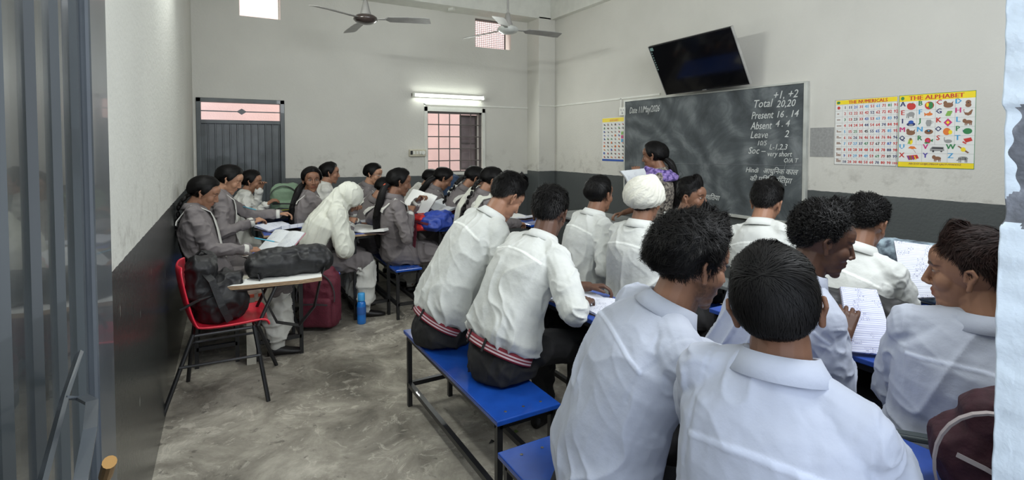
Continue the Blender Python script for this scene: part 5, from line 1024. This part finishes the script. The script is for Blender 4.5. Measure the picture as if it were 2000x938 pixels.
# roll-shaped black bag on the tablet
a = at(480, 533, 3.36); b = at(648, 512, 3.62); c = (a+b)/2; L_ = np.linalg.norm((b-a)[:2]); ang = math.atan2(b[1]-a[1], b[0]-a[0]); t = thing('shoulder_bag', 'black roll-shaped shoulder bag lying across the writing tablet', 'bag', (c[0], c[1], 0.675), rot=(0, 0, ang))
blob([((0, 0, 0.085), (L_*0.98, 0.20, 0.16)), ((0.02, 0.0, 0.12), (L_*0.8, 0.15, 0.13))], 'bag_body', 'bagblack', t, None, vs=0.006, amp=0.012, seed=12, freq=14, it=3)
mb = MB(); mb.ribbon([(-0.20, -0.10, 0.05), (-0.17, -0.13, -0.10), (-0.10, -0.15, -0.26), (0.03, -0.16, -0.30), (0.13, -0.13, -0.2), (0.18, -0.11, 0.0), (0.20, -0.10, 0.05)], (0, 1, 0.3), 0.035, 0.006); mb.build('strap', 'bagblack', t)
# printed sack on the floor between chair and desk
p = at(490, 590, 3.62); t = thing('sack', 'pale woven sack with orange print behind the red chair', 'sack', (p[0], p[1]+0.04, 0.36)); blob([((0, 0, 0.13), (0.26, 0.2, 0.26))], 'sack_body', 'sack', t, None, amp=0.010, seed=4)
mb = MB(); 
for z, u in ((0.15, -0.07), (0.15, -0.02), (0.15, 0.04), (0.10, -0.05), (0.10, 0.02)): mb.box((u+0.02, -0.108, z), (0.035, 0.006, 0.022), R=rotz(0))
mb.build('sack_print', 'orange', t); MB().b2((-0.03, -0.02, -0.36), (0.03, 0.02, 0.02)).build('stuffed_base', 'sack', t)
# blue and red backpack lying on the desk
c = at(838, 437, 4.95); t = thing('backpack', 'blue and red backpack lying on the blue desk in front of the long-ponytail girl', 'backpack', (c[0]-0.03, c[1]+0.02, 0.765), rot=(0, 0, math.radians(-60)))
blob([((0, 0, 0.06), (0.54, 0.32, 0.10)), ((0.14, 0.02, 0.09), (0.22, 0.24, 0.12), rotz(20)), ((-0.1, 0.02, 0.08), (0.2, 0.2, 0.10), rotz(-15))], 'bag_body', 'bagblue', t, None, vs=0.006, amp=0.020, seed=21, freq=12, it=3); blob([((0.02, -0.10, 0.09), (0.17, 0.16, 0.10), rotz(12)), ((0.06, -0.13, 0.03), (0.10, 0.10, 0.07))], 'red_panel', 'bagred', t, None, vs=0.006, amp=0.014, seed=22, it=3); blob([((-0.12, -0.12, 0.035), (0.28, 0.10, 0.05), rotz(-8)), ((-0.22, -0.10, 0.02), (0.12, 0.14, 0.05))], 'maroon_base', 'bagmaroon', t, None, vs=0.006, amp=0.010, seed=26, it=3)
blob([((-0.18, -0.02, 0.10), (0.14, 0.22, 0.06))], 'maroon_flap', 'bagmaroon', t, None, amp=0.008, seed=24); mb = MB(); mb.ribbon([(0.02, -0.17, 0.10), (0.05, -0.2, 0.0), (0.03, -0.2, -0.18), (0.06, -0.19, -0.30)], (1, 0, 0), 0.03, 0.006); mb.ribbon([(-0.2, -0.17, 0.06), (0, -0.19, 0.09), (0.2, -0.17, 0.06)], (0, 0, 1), 0.02, 0.006); mb.build('strap', 'bagmaroon', t)
# dark crumpled bag beyond the ponytail girl's notebook
c = at(822, 385, 5.4); t = thing('school_bag', 'black crumpled bag behind the notebook of the long-ponytail girl', 'bag', (c[0], c[1], 0.765)); blob([((0, 0, 0.10), (0.25, 0.3, 0.2)), ((0.05, 0, 0.2), (0.15, 0.22, 0.12))], 'bag_body', 'bagblack', t, None, amp=0.014, seed=31)
c = at(880, 342, 6.2); t = thing('school_bag', 'dark blue bag standing under the barred window', 'bag', (c[0], c[1], 0.79)); blob([((0, 0, 0.20), (0.22, 0.2, 0.42))], 'bag_body', mat('bag_navy', hexc(34, 56, 84), 0.7, bump=0.3), t, None, amp=0.01, seed=33); MB().b2((-0.12, -0.12, -0.79), (0.12, 0.12, 0.0), 0.01).build('stuffed_base', 'bagblack', t)
c = at(540, 402, 5.0); t = thing('school_bag', 'black bag with a yellow piping lying in front of the green backpack', 'bag', (c[0], c[1], 0.805), rot=(0, 0, 0.5)); blob([((0, 0, 0.06), (0.30, 0.20, 0.12))], 'bag_body', 'bagblack', t, None, amp=0.010, seed=41); MB().tube([(-0.14, -0.08, 0.08), (-0.05, -0.09, 0.125), (0.08, -0.08, 0.12)], 0.003, 6).build('piping', flat('piping_lime', 200, 210, 60), t)
# black bag beside the lined notebook, patterned bag by the wall
c = onz(1745, 640, 0.74); t = thing('school_bag', 'black nylon bag beside the large lined notebook', 'bag', (2.42, 1.22, 0.745), rot=(0, 0, math.radians(-70))); blob([((0, 0, 0.07), (0.46, 0.20, 0.14)), ((-0.05, 0, 0.10), (0.3, 0.16, 0.12))], 'bag_body', 'bagblack', t, None, amp=0.012, seed=51)
c = at(1790, 478, 2.72); t = thing('school_bag', 'grey-blue patterned bag near the right wall behind the propped notebook', 'bag', (c[0]-0.03, c[1], 0.745), rot=(0, 0, math.radians(-80))); blob([((0, 0, 0.15), (0.40, 0.14, 0.30))], 'bag_body', 'bagprint', t, None, amp=0.008, seed=52)
# maroon bag in the right corner
t = thing('school_bag', 'dark maroon bag with pale patterned tape in the bottom right corner', 'bag', (1.565, 0.445, 0.735), rot=(0, math.radians(-20), math.radians(-60)))
blob([((0.02, 0, 0.10), (0.27, 0.18, 0.20)), ((0.06, 0, 0.17), (0.20, 0.14, 0.16))], 'bag_body', 'bagdark', t, None, vs=0.006, amp=0.008, seed=61)
def onbag(pts): return pts
mb = MB(); arc = [(0.128*math.cos(a)*1.0, -0.085-0.012, 0.08+0.165*math.sin(a)) for a in np.linspace(0.3, math.pi+0.1, 16)]; mb.ribbon(arc, (0, 1, 0.1), 0.012, 0.005); mb.build('zip_tape', 'ziplight', t)
mb = MB(); mb.ribbon([(-0.07, -0.095, 0.16), (-0.03, -0.10, 0.13), (0.0, -0.10, 0.10), (0.05, -0.10, 0.10)], (0, 0.2, 1), 0.010, 0.004); mb.build('pattern_stripe', 'ziplight', t)
# transparent wrapper near the right boy
c = at(1858, 592, 1.9); t = thing('plastic_bag', 'crumpled pale plastic wrapper beside the right-hand boy\'s chin', 'wrapper', (c[0], c[1], 0.745)); 
blob([((0, 0, 0.10), (0.17, 0.12, 0.2))], 'wrapper_film', mat('wrapper_film', hexc(175, 175, 165), 0.2, trans=0.5, var=0.3), t, None, amp=0.02, seed=71, freq=16, it=3)
# pencil box on the near desk
p = onz(1790, 862, 0.72); t = thing('pencil_box', 'flat grey-green pencil box lying on the bottom right blue desk', 'box', (p[0], p[1], 0.722), rot=(0, 0, math.radians(-52))); MB().box((0, 0, 0.008), (0.17, 0.035, 0.016), bev=0.004).build('box_body', flat('box_greygreen', 84, 92, 92), t); MB().box((0.0, 0, 0.0165), (0.15, 0.025, 0.002)).build('box_lid', flat('box_greygreen2', 74, 82, 84), t)

# bottle
p = onz(703, 628, 0.0); t = thing('water_bottle', 'blue water bottle standing on the floor beside the desk leg', 'bottle', (p[0]+0.0, p[1]-0.06, 0)); MB().lathe([(0.001, 0), (0.034, 0.0), (0.038, 0.008), (0.038, 0.06), (0.036, 0.07), (0.038, 0.08), (0.038, 0.16), (0.034, 0.185), (0.024, 0.20), (0.001, 0.20)], n=28).build('bottle_body', 'bottle', t, smooth=True); MB().lathe([(0.001, 0.20), (0.030, 0.20), (0.031, 0.205), (0.030, 0.262), (0.026, 0.268), (0.001, 0.27)], n=24).build('bottle_cap', 'bottlecap', t, smooth=True)
MB().lathe([(0.0385, 0.085), (0.0388, 0.087), (0.0388, 0.15), (0.0385, 0.152)], n=28).build('label_band', flat('bottle_band', 40, 90, 160), t, smooth=True)

# ---------------------------------------------------------------- books and papers
def openbook(name, label, loc, rz, w=0.17, h=0.24, tilt=(0, 0), m='paper', pages=0.008, curlv=0.015, cover='cover', cat='notebook', group=None, two=True, lean=0.0):
    """two leaves of w x h meeting at the spine (local x across, y up the page)"""
    t = thing(name, label, cat, loc, group=group, rot=None); t.rotation_euler = (math.radians(tilt[0]), math.radians(tilt[1]), math.radians(rz))
    for q in ((-1, 1) if two else (1,)):
        R = []
        for x in np.linspace(0, 1, 9):
            z = curlv*math.sin(x*math.pi)*0.7+(curlv if q > 0 else curlv*0.6)*x*x*lean; xx = q*x*w; R.append([(xx, -h/2, z+pages), (xx, h/2, z+pages), (xx, h/2, z*0.6), (xx, -h/2, z*0.6)])
        MB().rings(R if q > 0 else R).build('page', m, t)
    mb = MB(); mb.b2((-(w+0.004) if two else -0.004, -h/2-0.004, -0.003), (w+0.004, h/2+0.004, 0.0)); mb.build('cover', cover, t); return t
p = at(556, 438, 4.62); openbook('notebook', 'open notebook with lifted page on the second desk from the left wall', (0.50, 4.98, 0.803), -62, 0.20, 0.27, lean=4, m='paper')
p = at(552, 470, 3.95); openbook('textbook', 'printed textbook held up before the girl beside the left wall', (0.43, 4.36, 0.80), -55, 0.16, 0.22, tilt=(38, 0), m='print', two=True, cat='book', cover='coverpink')
openbook('notebook', 'loose white sheets hanging over the front edge of the leftmost desk', (0.34, 4.17, 0.724), -70, 0.20, 0.24, m='plainpaper', pages=0.003, cat='paper')
openbook('notebook', 'thin notebook under the writing hand of the girl beside the left wall', (0.42, 4.45, 0.724), -75, 0.16, 0.22, m='paper', cat='notebook')
openbook('notebook', 'open notebook on the tan-edged desk beside the scarfed girl', (1.22, 4.74, 0.773), -48, 0.22, 0.28, lean=2.5, m='plainpaper')
openbook('notebook', 'white page under the scarfed girl\'s writing hand', (1.20, 5.25, 0.773), -80, 0.17, 0.24, m='plainpaper', lean=3)
openbook('notebook', 'white notebook held up by the long-ponytail girl', (1.72, 4.86, 0.99), -62, 0.16, 0.23, tilt=(50, 10), m='plainpaper', cover='cover')
openbook('textbook', 'open book with dark printed pages lying on top of the blue and red backpack', (1.95, 4.80, 0.93), -75, 0.17, 0.22, tilt=(14, 8), m='print', cat='book', cover='bagmaroon', lean=2)
openbook('notebook', 'white book on the far blue desk beside the leaning boy', (2.78, 4.72, 0.783), -70, 0.15, 0.21, m='plainpaper', lean=2)
openbook('notebook', 'papers under the second belted boy\'s hand', (1.64, 2.10, 0.743), -80, 0.17, 0.24, m='paper')
openbook('notebook', 'open notebook between the two belted boys\' arms', (1.64, 2.62, 0.743), -80, 0.17, 0.24, m='paper')
# the large lined notebook on the right: sheet corners read from the photograph
def sheet(label, pts, m, name='notebook', pages=0.012):
    P0, P1, P2, P3 = [np.asarray(p, float) for p in pts]   # bottom-left, bottom-right, top-right, top-left
    X = unit((P1-P0)+(P2-P3)); Y = (P3-P0)+(P2-P1); Y = unit(Y-X*(Y@X)); Z = np.cross(X, Y); t = thing(name, label, 'notebook', P0); R = np.stack([X, Y, Z], 1); t.rotation_euler = Matrix(R.tolist()).to_euler()
    L = [((p-P0)@X, (p-P0)@Y, (p-P0)@Z) for p in (P0, P1, P2, P3)]; n = 10; Rr = []
    for i in range(n+1):
        f = i/n; a = np.array(L[0])*(1-f)+np.array(L[3])*f; b = np.array(L[1])*(1-f)+np.array(L[2])*f; bow = np.array([0, 0, 0.012*math.sin(f*math.pi)])
        Rr.append([a+bow, b+bow, b+bow-[0, 0, pages], a+bow-[0, 0, pages]])
    MB().rings(Rr).build('page', m, t); MB().rings([[r[3]-[.002, 0, 0.001], r[2]+[.002, 0, -0.001], r[2]+[.002, 0, -.004], r[3]-[.002, 0, .004]] for r in Rr]).build('cover', 'cover', t); return t
sheet('large lined notebook with handwriting propped before the curly-haired boy in profile', (onz(1655, 686, 0.76), onz(1746, 694, 0.76), at(1712, 566, 2.12), at(1642, 560, 2.12)), 'paperlilac')
sheet('lined notebook propped open near the right wall', (at(1765, 582, 2.40), at(1846, 580, 2.30), at(1838, 482, 2.45), at(1746, 470, 2.55)), 'paper')
# pens
def pen(label, a, b, m): 
    a = np.asarray(a); b = np.asarray(b); t = thing('pen', label, 'pen', a); MB().tube([a*0, (b-a)*0.82], 0.0045, 8).build('barrel', m, t); MB().tube([(b-a)*0.82, b-a], [0.004, 0.001], 8).build('tip', 'silver', t)
pen('cyan pen held by the girl beside the left wall', at(498, 465, 3.80), at(545, 474, 3.74), 'cyan'); pen('pale blue pen held by the second girl from the left', at(472, 403, 4.6), at(507, 412, 4.5), 'cyan'); pen('white pen held by the girl in the white headscarf', at(672, 425, 4.52), at(688, 437, 4.55), 'white')
for (u, v) in ((1002, 848), (955, 868), (1040, 880)):
    p = onz(u, v, 0); t = thing('dry_leaf', {1002: 'small green leaf scrap on the floor under the blue bench', 955: 'dark crumb of litter on the floor beside the bench leg', 1040: 'second dark litter scrap under the blue bench'}[u], 'leaf', (p[0], p[1], 0.0)); mb = MB(); mb.add([(0, 0, .002), (.02, .012, .012), (.035, 0, .004), (.018, -.012, .010)], [(0, 1, 3), (1, 2, 3)]); o = mb.build('leaf_blade', flat('leaf_green', 90, 110, 50) if u == 1002 else 'black', t); o.modifiers.new('s', 'SOLIDIFY').thickness = 0.002

# ================================================================ THE PEOPLE, one by one
# --- girls' side (grey uniform tunics)
def seat(X, Y, z=0.55): return np.array([X, Y, z])
g1 = human('girl in grey tunic writing at the leftmost desk beside the wall, dark braid behind her', at(400, 378, 3.82), seat(0.0, 4.30), 0, -12, 24, hands=(at(455, 488, 3.98), at(482, 488, 3.78)), kind='girl', tone='mid', hair='girl', s=0.97, vs=0.007, bvs=0.004, eyes=0.3, seed=1, braid=('braid', -0.07), group=None, hunch=0.9)
g2 = human('girl in grey tunic behind the leftmost girl, stretching one arm over her papers', at(449, 352, 4.42), seat(0.08, 4.98), 0, -14, 26, hands=(at(545, 418, 4.75), at(492, 434, 4.35)), kind='girl', tone='light', hair='girl', s=0.97, vs=0.007, bvs=0.004, eyes=0.3, seed=2, group=None, braid=('braid', 0.05))
g3 = human('girl in white tunic with hand at her mouth, in front of the grey corrugated door', at(492, 356, 5.35), seat(0.18, 5.80), 0, -15, 10, hands=(at(506, 372, 5.2), at(520, 400, 5.1)), kind='girl', tone='mid', hair='girl', s=0.95, vs=0.009, bvs=0.005, eyes=0.4, seed=3, group=None, white_top=True)
g4 = human('girl in grey tunic with long side ponytail turning to look at the camera', at(609, 352, 4.95), seat(0.78, 5.22), 0, -88, 4, hands=(at(650, 405, 4.8), None), kind='girl', tone='brown', hair='girl', s=0.97, vs=0.008, bvs=0.004, eyes=1.0, seed=4, braid=('ponytail', 0.02), group=None)
g5 = human('girl in white top in profile behind the girl who looks at the camera', at(645, 339, 5.7), seat(0.98, 5.95), 0, -12, 6, hands=('lap', 'lap'), kind='girl', tone='mid', hair='girl', s=0.95, vs=0.009, bvs=0.005, eyes=0.8, seed=5, white_top=True, group=None)
g7 = human('smiling girl with glasses leaning against the window wall', at(730, 341, 5.85), seat(1.42, 6.1), -5, -42, 14, kind='girl', tone='light', hair='girl', s=0.97, vs=0.009, bvs=0.0045, eyes=0.9, seed=7, group=None)
g7b = human('girl bent low between the smiling girl and the long-ponytail girl', at(752, 372, 5.15), seat(1.40, 5.38), 0, -10, 40, kind='girl', tone='mid', hair='girl', s=0.95, vs=0.009, bvs=0.005, eyes=0.3, seed=8, group=None, hunch=1.4)
g8 = human('girl in grey tunic with long ponytail reading a white notebook she holds up', at(781, 357, 4.72), seat(1.44, 4.74), 0, -10, 14, hands=(at(815, 395, 4.85), at(800, 418, 4.7)), kind='girl', tone='brown', hair='girl', s=1.0, vs=0.007, bvs=0.004, eyes=0.5, seed=9, braid=('ponytail', 0.03), tie='orange', group=None, legs=(0.05, 0.12), curl=0.8)
g9 = human('girl in grey tunic bending forward in front of the left part of the barred window', at(866, 350, 5.6), seat(1.98, 5.42), 0, -14, 34, kind='girl', tone='mid', hair='girl', s=0.95, vs=0.008, bvs=0.005, eyes=0.3, seed=10, braid=('ponytail', -0.06), group=None, hunch=1.3)
g9b = human('girl in white top half hidden behind the bending girl at the barred window', at(842, 352, 6.1), seat(1.95, 6.05), 0, -10, 34, kind='girl', tone='mid', hair='girl', s=0.95, vs=0.009, bvs=0.005, eyes=0.3, seed=11, white_top=True, group=None)
g10 = human('girl with a long thin braid bowing under the right part of the barred window', at(927, 350, 5.15), seat(2.12, 4.98), 0, -12, 40, kind='girl', tone='mid', hair='girl', s=0.95, vs=0.008, bvs=0.005, eyes=0.3, seed=12, braid=('braid', -0.08), group=None, hunch=1.4)
g11 = human('girl with a braid and a cream scarf over her shoulders, just behind the leaning boy', at(961, 354, 4.75), seat(2.10, 4.42), 0, -20, 30, kind='girl', tone='mid', hair='girl', s=0.97, vs=0.008, bvs=0.005, eyes=0.3, seed=13, braid=('braid', -0.03), group=None)
# cream scarf
def drape(g, name, m, path, w, th=0.012, vs=0.007, amp=0.004, seed=0, n=1):
    mb = MB(); PP = []
    for i in range(len(path)-1):
        for k in range(4): PP.append(lerp(path[i], path[i+1], k/4))
    PP.append(np.asarray(path[-1])); mb.ribbon(PP, g['lat'], w, th); me = voxel(mb, vs, 3, 0.5); V = getv(me); Nn = getn(me); V = V+Nn*(amp*(1-2*np.abs(vnoise(V*np.array([18, 18, 6])+seed, seed))))[:, None]
    finish(me, V, m, None, g['O']); return link(name, me, g['o'])
for q in (-1, 1):
    S, P, Nk, fw, lt = g11['S'], g11['P'], g11['N'], g11['fwd'], g11['lat']; drape(g11, 'scarf', 'scarf', [bez(P, g11['Mid'], S, .3)+fw*0.16+lt*q*.09, bez(P, g11['Mid'], S, .7)+fw*.15+lt*q*.10, S+lt*q*0.10+fw*.05+g11['sp']*0.05, S+lt*q*0.10-fw*0.06+g11['sp']*0.03, bez(P, g11['Mid'], S, .75)-fw*.145+lt*q*.11, bez(P, g11['Mid'], S, .35)-fw*.15+lt*q*.12], 0.09, seed=3)
# glasses of the smiling girl
mb = MB(); R_ = g7['R']
for q in (-1, 1): mb.tube([g7['H']+R_@np.array([q*0.031+0.021*math.cos(a), 0.096, 0.010+0.016*math.sin(a)])*0.97 for a in np.linspace(0, 2*math.pi, 15)], 0.0012, 6); mb.tube([g7['H']+R_@np.array([q*0.052, 0.094, 0.014])*0.97, g7['H']+R_@np.array([q*0.080, 0.0, 0.018])*0.97], 0.0012, 6)
mb.tube([g7['H']+R_@np.array([-0.010, 0.098, 0.012])*0.97, g7['H']+R_@np.array([0.010, 0.098, 0.012])*0.97], 0.0012, 6); mb.build('glasses', 'silver', g7['o'], origin=g7['O'])
# --- the girl in the white headscarf
g6 = human('girl in a long white headscarf bent over the tan-edged desk, writing', at(680, 386, 4.62), seat(0.77, 4.84), 0, -14, 46, hands=(at(690, 415, 4.75), at(684, 440, 4.58)), kind='hijab', tone='mid', hair=None, s=0.97, vs=0.008, bvs=0.0045, eyes=0.3, seed=6, group=None, hunch=1.2, curl=0.9)
def hijab(g):
    H, R, N, P, S, Md, lt, fw, sp = [g[k] for k in ('H', 'R', 'N', 'P', 'S', 'Mid', 'lat', 'fwd', 'sp')]; mb = MB()
    mb.ell(H+R@np.array([0, -0.010, 0.028]), (0.104, 0.122, 0.110), R=R, n=28, m=20); mb.ell(H+R@np.array([0, -0.005, -0.055]), (0.082, 0.088, 0.10), R=R, n=24, m=16); mb.cap(H+R@np.array([0, -0.03, -0.05]), N, 0.088, 0.115, 20)
    Rr = []
    for t, w_, b_, f_ in ((0.02, .20, .175, .02), (0.15, .21, .18, .02), (0.35, .205, .178, .03), (0.55, .21, .175, .06), (0.75, .222, .165, .12), (0.9, .205, .145, .13), (1.0, .14, .11, .10), (1.07, .09, .09, .08)):
        c = bez(P, Md, S, min(t, 1))+(sp*(t-1)*0.5 if t > 1 else 0); Rr.append([c+lt*w_*math.cos(a)+fw*((f_ if math.sin(a) > 0 else b_)*math.sin(a)) for a in np.linspace(0, 2*math.pi, 32, endpoint=False)])
    mb.rings(Rr)
    mb.chain([g['S']+lt*0.13, g['El'][1], lerp(g['El'][1], g['Wr'][1], 0.55)], [0.092, 0.080, 0.060], 16); mb.cap(H+R@np.array([0, -0.055, -0.03]), bez(P, Md, S, 0.6)-fw*0.01, 0.085, 0.165, 24)
    mb.chain([g['S']-lt*0.15, g['El'][-1]], [0.08, 0.06], 14)
    me = voxel(mb, 0.006, 6, 0.55); V = getv(me); Nn = getn(me); q = np.stack([(V-P)@lt, (V-P)@fw, (V-P)@sp], 1); n = 2.2*(1-np.abs(vnoise(q*np.array([30, 22, 4])+1.2*vnoise(q*4, 4)[:, None]+4, 2)))**3-1; n2 = vnoise(q*np.array([40, 30, 12]), 5); V = V+Nn*(0.0042*n+0.002*n2)[:, None]
    finish(me, V, 'scarf', None, g['O']); link('headscarf', me, g['o'])
hijab(g6)
mb = MB(); mb.chain([g6['P']+g6['F']*0.05-g6['right']*0+[0, 0, 0.02], g6['kn'][1]+[0, 0, 0.02]], [0.11, 0.12])
# --- boys' side
b1 = human('boy with striped belt at the far end of the foreground bench, head bowed', at(989, 388, 3.02), seat(1.09, 2.72, 0.60), 3, 4, 38, hands=(at(985, 520, 3.15), at(975, 518, 2.95)), tone='mid', hair='fringe', s=1.03, vs=0.006, eyes=0.3, seed=21, belt=True, hunch=1.1, group=None, sw=0.95, hair_o=dict(front=0.022, top=0.034, n=4500))
b2 = human('boy with striped belt nearest the free end of the foreground bench', at(1074, 420, 2.66), seat(1.18, 2.18, 0.60), 8, 34, 22, hands=(at(1150, 560, 2.75), at(1140, 590, 2.45)), tone='dark', hair='boy', s=1.03, vs=0.005, seed=22, belt=True, hunch=1.1, group=None, elbow_out=1.0, half=0.45, legs=(0.12, 0.06), hair_o=dict(n=4000))
b3 = human('boy in white shirt looking away towards the blackboard, left of the turbaned boy', at(1172, 382, 3.6), seat(2.17, 2.86), -6, 8, 4, hands=(None, at(1230, 495, 3.4)), tone='brown', hair='boyflat', s=1.0, vs=0.007, seed=23, hunch=0.9, group=None, half=0.9, hair_o=dict(n=2600, back=0.02, side=0.014))
b4 = human('boy in a white turban and white shirt, seen from behind', at(1261, 396, 3.05), seat(2.12, 2.25), 4, 14, 0, tone='brown', hair='boyflat', s=1.0, vs=0.006, seed=24, hunch=0.8, group=None, half=0.5, hair_o=dict(n=1200, top=0.0, back=0.008))
def turban(g):
    H, R = g['H'], g['R']; n, m = 220, 130; c = np.array([0, -0.018, 0.045]); th = np.linspace(0.01, 0.70*math.pi, m+1); ph = np.linspace(0, 2*math.pi, n, endpoint=False); TT, PP = np.meshgrid(th, ph, indexing='ij')
    D = np.stack([np.sin(TT)*np.cos(PP), np.sin(TT)*np.sin(PP), np.cos(TT)], -1).reshape(-1, 3); r = 1/np.sqrt(((D/np.array([0.112, 0.124, 0.112]))**2).sum(1))
    # wraps: slanted bands falling from a point high on the right front
    pole = unit([0.45, 0.35, 0.8]); a = np.arccos(np.clip(D@pole, -1, 1)); ax = unit(np.cross(pole, [0, 1, 0])); ay = np.cross(pole, ax); azm = np.arctan2(D@ay, D@ax)
    ph_ = azm*17+3.5*a+2.2*vnoise(D*2.2, 2); band = np.abs(np.sin(ph_/2)); r = r+0.0055*band*np.sin(np.clip(a, 0, 1.57))+0.002*np.abs(np.sin(ph_*1.3+2*vnoise(D*3, 4)))+0.003*vnoise(D*3.2, 7)+0.001*vnoise(D*20, 8)
    bulge = np.exp(-((D-unit([0.35, 0.35, 0.87]))**2).sum(1)/0.10); r = r+0.020*bulge
    lowf = sstep(-0.20, -0.60, D[:, 2]); r = r*(1-0.13*lowf); V = c+D*r[:, None]; F = [(i*n+j, (i+1)*n+j, (i+1)*n+(j+1) % n, i*n+(j+1) % n) for i in range(m) for j in range(n)]; F.append(tuple(range(n))); F.append(tuple(m*n+j for j in range(n-1, -1, -1)))
    # tilt so that the rim runs from brow to nape
    Rt = np.array([[1, 0, 0], [0, math.cos(.12), -math.sin(.12)], [0, math.sin(.12), math.cos(.12)]]); V = (V-c)@Rt.T+c
    mb = MB(); mb.add(V, F, T4(R, H, g['s'])); mb.build('turban', 'turban', g['o'], smooth=True, origin=g['O'])
    me = bpy.data.objects[g['o'].name]
turban(b4)
for o_ in b4['o'].children:
    if o_.name.startswith('turban'): A_ = o_.data.color_attributes.new('Col', 'FLOAT_COLOR', 'POINT'); A_.data.foreach_set('color', np.ones(len(o_.data.vertices)*4, np.float32))
b5 = human('boy with cropped sides turning his face right before the blackboard', at(1352, 387, 3.62), seat(2.84, 2.62, 0.53), -10, -72, 4, tone='brown', hair='quiff', s=1.0, vs=0.007, bvs=0.0035, seed=25, hunch=0.8, group=None, hair_o=dict(n=2600, front=0.022, top=0.030, hl=-2))
b6 = human('boy with long fringe seen from behind in front of the chalk attendance text', at(1497, 400, 3.15), seat(2.80, 1.88, 0.53), 5, 12, 20, tone='mid', hair='fringe', s=1.0, vs=0.006, seed=26, hunch=0.9, group=None, hair_o=dict(n=3600, front=0.03))
b10 = human('boy in white shirt bending forward near the right wall, short curly hair', at(1692, 440, 2.5), seat(2.56, 1.42, 0.53), 4, 0, 22, tone='brown', hair='curlyshort', s=1.0, vs=0.006, seed=27, hunch=1.2, group=None, shirt='shirt', wide=1.05)
b9 = human('boy with curly black hair turning his dark face right in profile, above the lined notebook', at(1608, 474, 1.90), seat(1.84, 1.36), -8, -46, 14, hands=(None, at(1648, 650, 1.92)), tone='dark', hair='curly', s=1.02, vs=0.005, bvs=0.003, elbow_out=0.15, eyes=0.5, seed=28, hunch=1.1, group=None, half=0.5, shirt='shirtblue', tilt=-8)
b11 = human('boy at the right edge facing left in profile, in a bluish white shirt', at(1892, 537, 1.50), seat(1.92, 0.68), 22, 106, 4, hands=('lap', 'lap'), tone='mid', hair='fringe', s=1.0, vs=0.005, bvs=0.003, eyes=0.6, seed=29, hunch=0.9, group=None, shirt='shirtblue', hairm='hairbrown', elbow_out=0.3, hair_o=dict(front=0.02, top=0.022, n=5000, back=0.014), legs=(0.02, 0.02), sw=1.0, fade=0.5)
b7 = human('boy with thick black hair and light beard leaning right in the foreground', at(1352, 518, 1.50), seat(0.98, 1.20, 0.555), -22, -18, 14, hands=(None, at(1480, 700, 1.70)), tone='mid', hair='thick', s=1.04, vs=0.0045, bvs=0.003, eyes=0.6, seed=30, beard=0.75, hunch=1.1, group=None, shirt='shirtblue', wide=1.05, sag=0.8)
b8 = human('boy with sleek black hair and protruding ears, seen from behind at the bottom foreground', at(1516, 606, 1.10), seat(0.96, 0.66, 0.54), 18, 34, 2, 9, nk=0.018, seamt=0.76, seamw=1.8, tone='brown', hair='smooth', ear=1.09, shirt='shirtblue', s=1.0, vs=0.0045, bvs=0.003, hair_o=dict(nape=-8, er=18, edge=0.15, side=0.008), seed=31, hunch=0.7, group=None, wide=0.92, tilt=-3, sag=0.8)
# --- teacher
te = human('woman standing at the blackboard in speckled kurta and violet scarf, holding an open book', at(1277, 306, 4.4), np.array([3.28, 3.26, 0.80]), 125, 118, 8, hands=(at(1243, 345, 4.3), at(1218, 416, 4.5)), kind='teacher', tone='brown', hair='girl', s=0.97, vs=0.008, bvs=0.004, eyes=0.5, seed=40, hunch=0.2, group=None, sit=False, braid=('ponytail', 0.0), elbow_out=0.5, half=0.4)
q_ = te; mb = MB()
for k, (dz, rr) in enumerate(((0.0, 0.085), (-0.022, 0.105), (-0.045, 0.125))):
    mb.tube([q_['N']+np.array([0, 0, dz-0.01])+q_['lat']*rr*math.cos(a)+q_['fwd']*rr*0.95*math.sin(a) for a in np.linspace(0, 2*math.pi, 25)], 0.024, 10)
mb.cap(q_['N']+q_['fwd']*0.11-[0, 0, 0.03], bez(q_['P'], q_['Mid'], q_['S'], 0.45)+q_['fwd']*0.14, 0.05, 0.04)
me = voxel(mb, 0.007, 3, 0.5); V = getv(me); V = V+getn(me)*(0.006*vnoise(V*30, 4))[:, None]; finish(me, V, 'violet', None, q_['O']); link('scarf', me, q_['o'])
sheet('open grey-covered book held up by the woman at the blackboard', (at(1228, 360, 4.15), at(1262, 352, 4.28), at(1258, 329, 4.30), at(1212, 334, 4.15)), 'print')
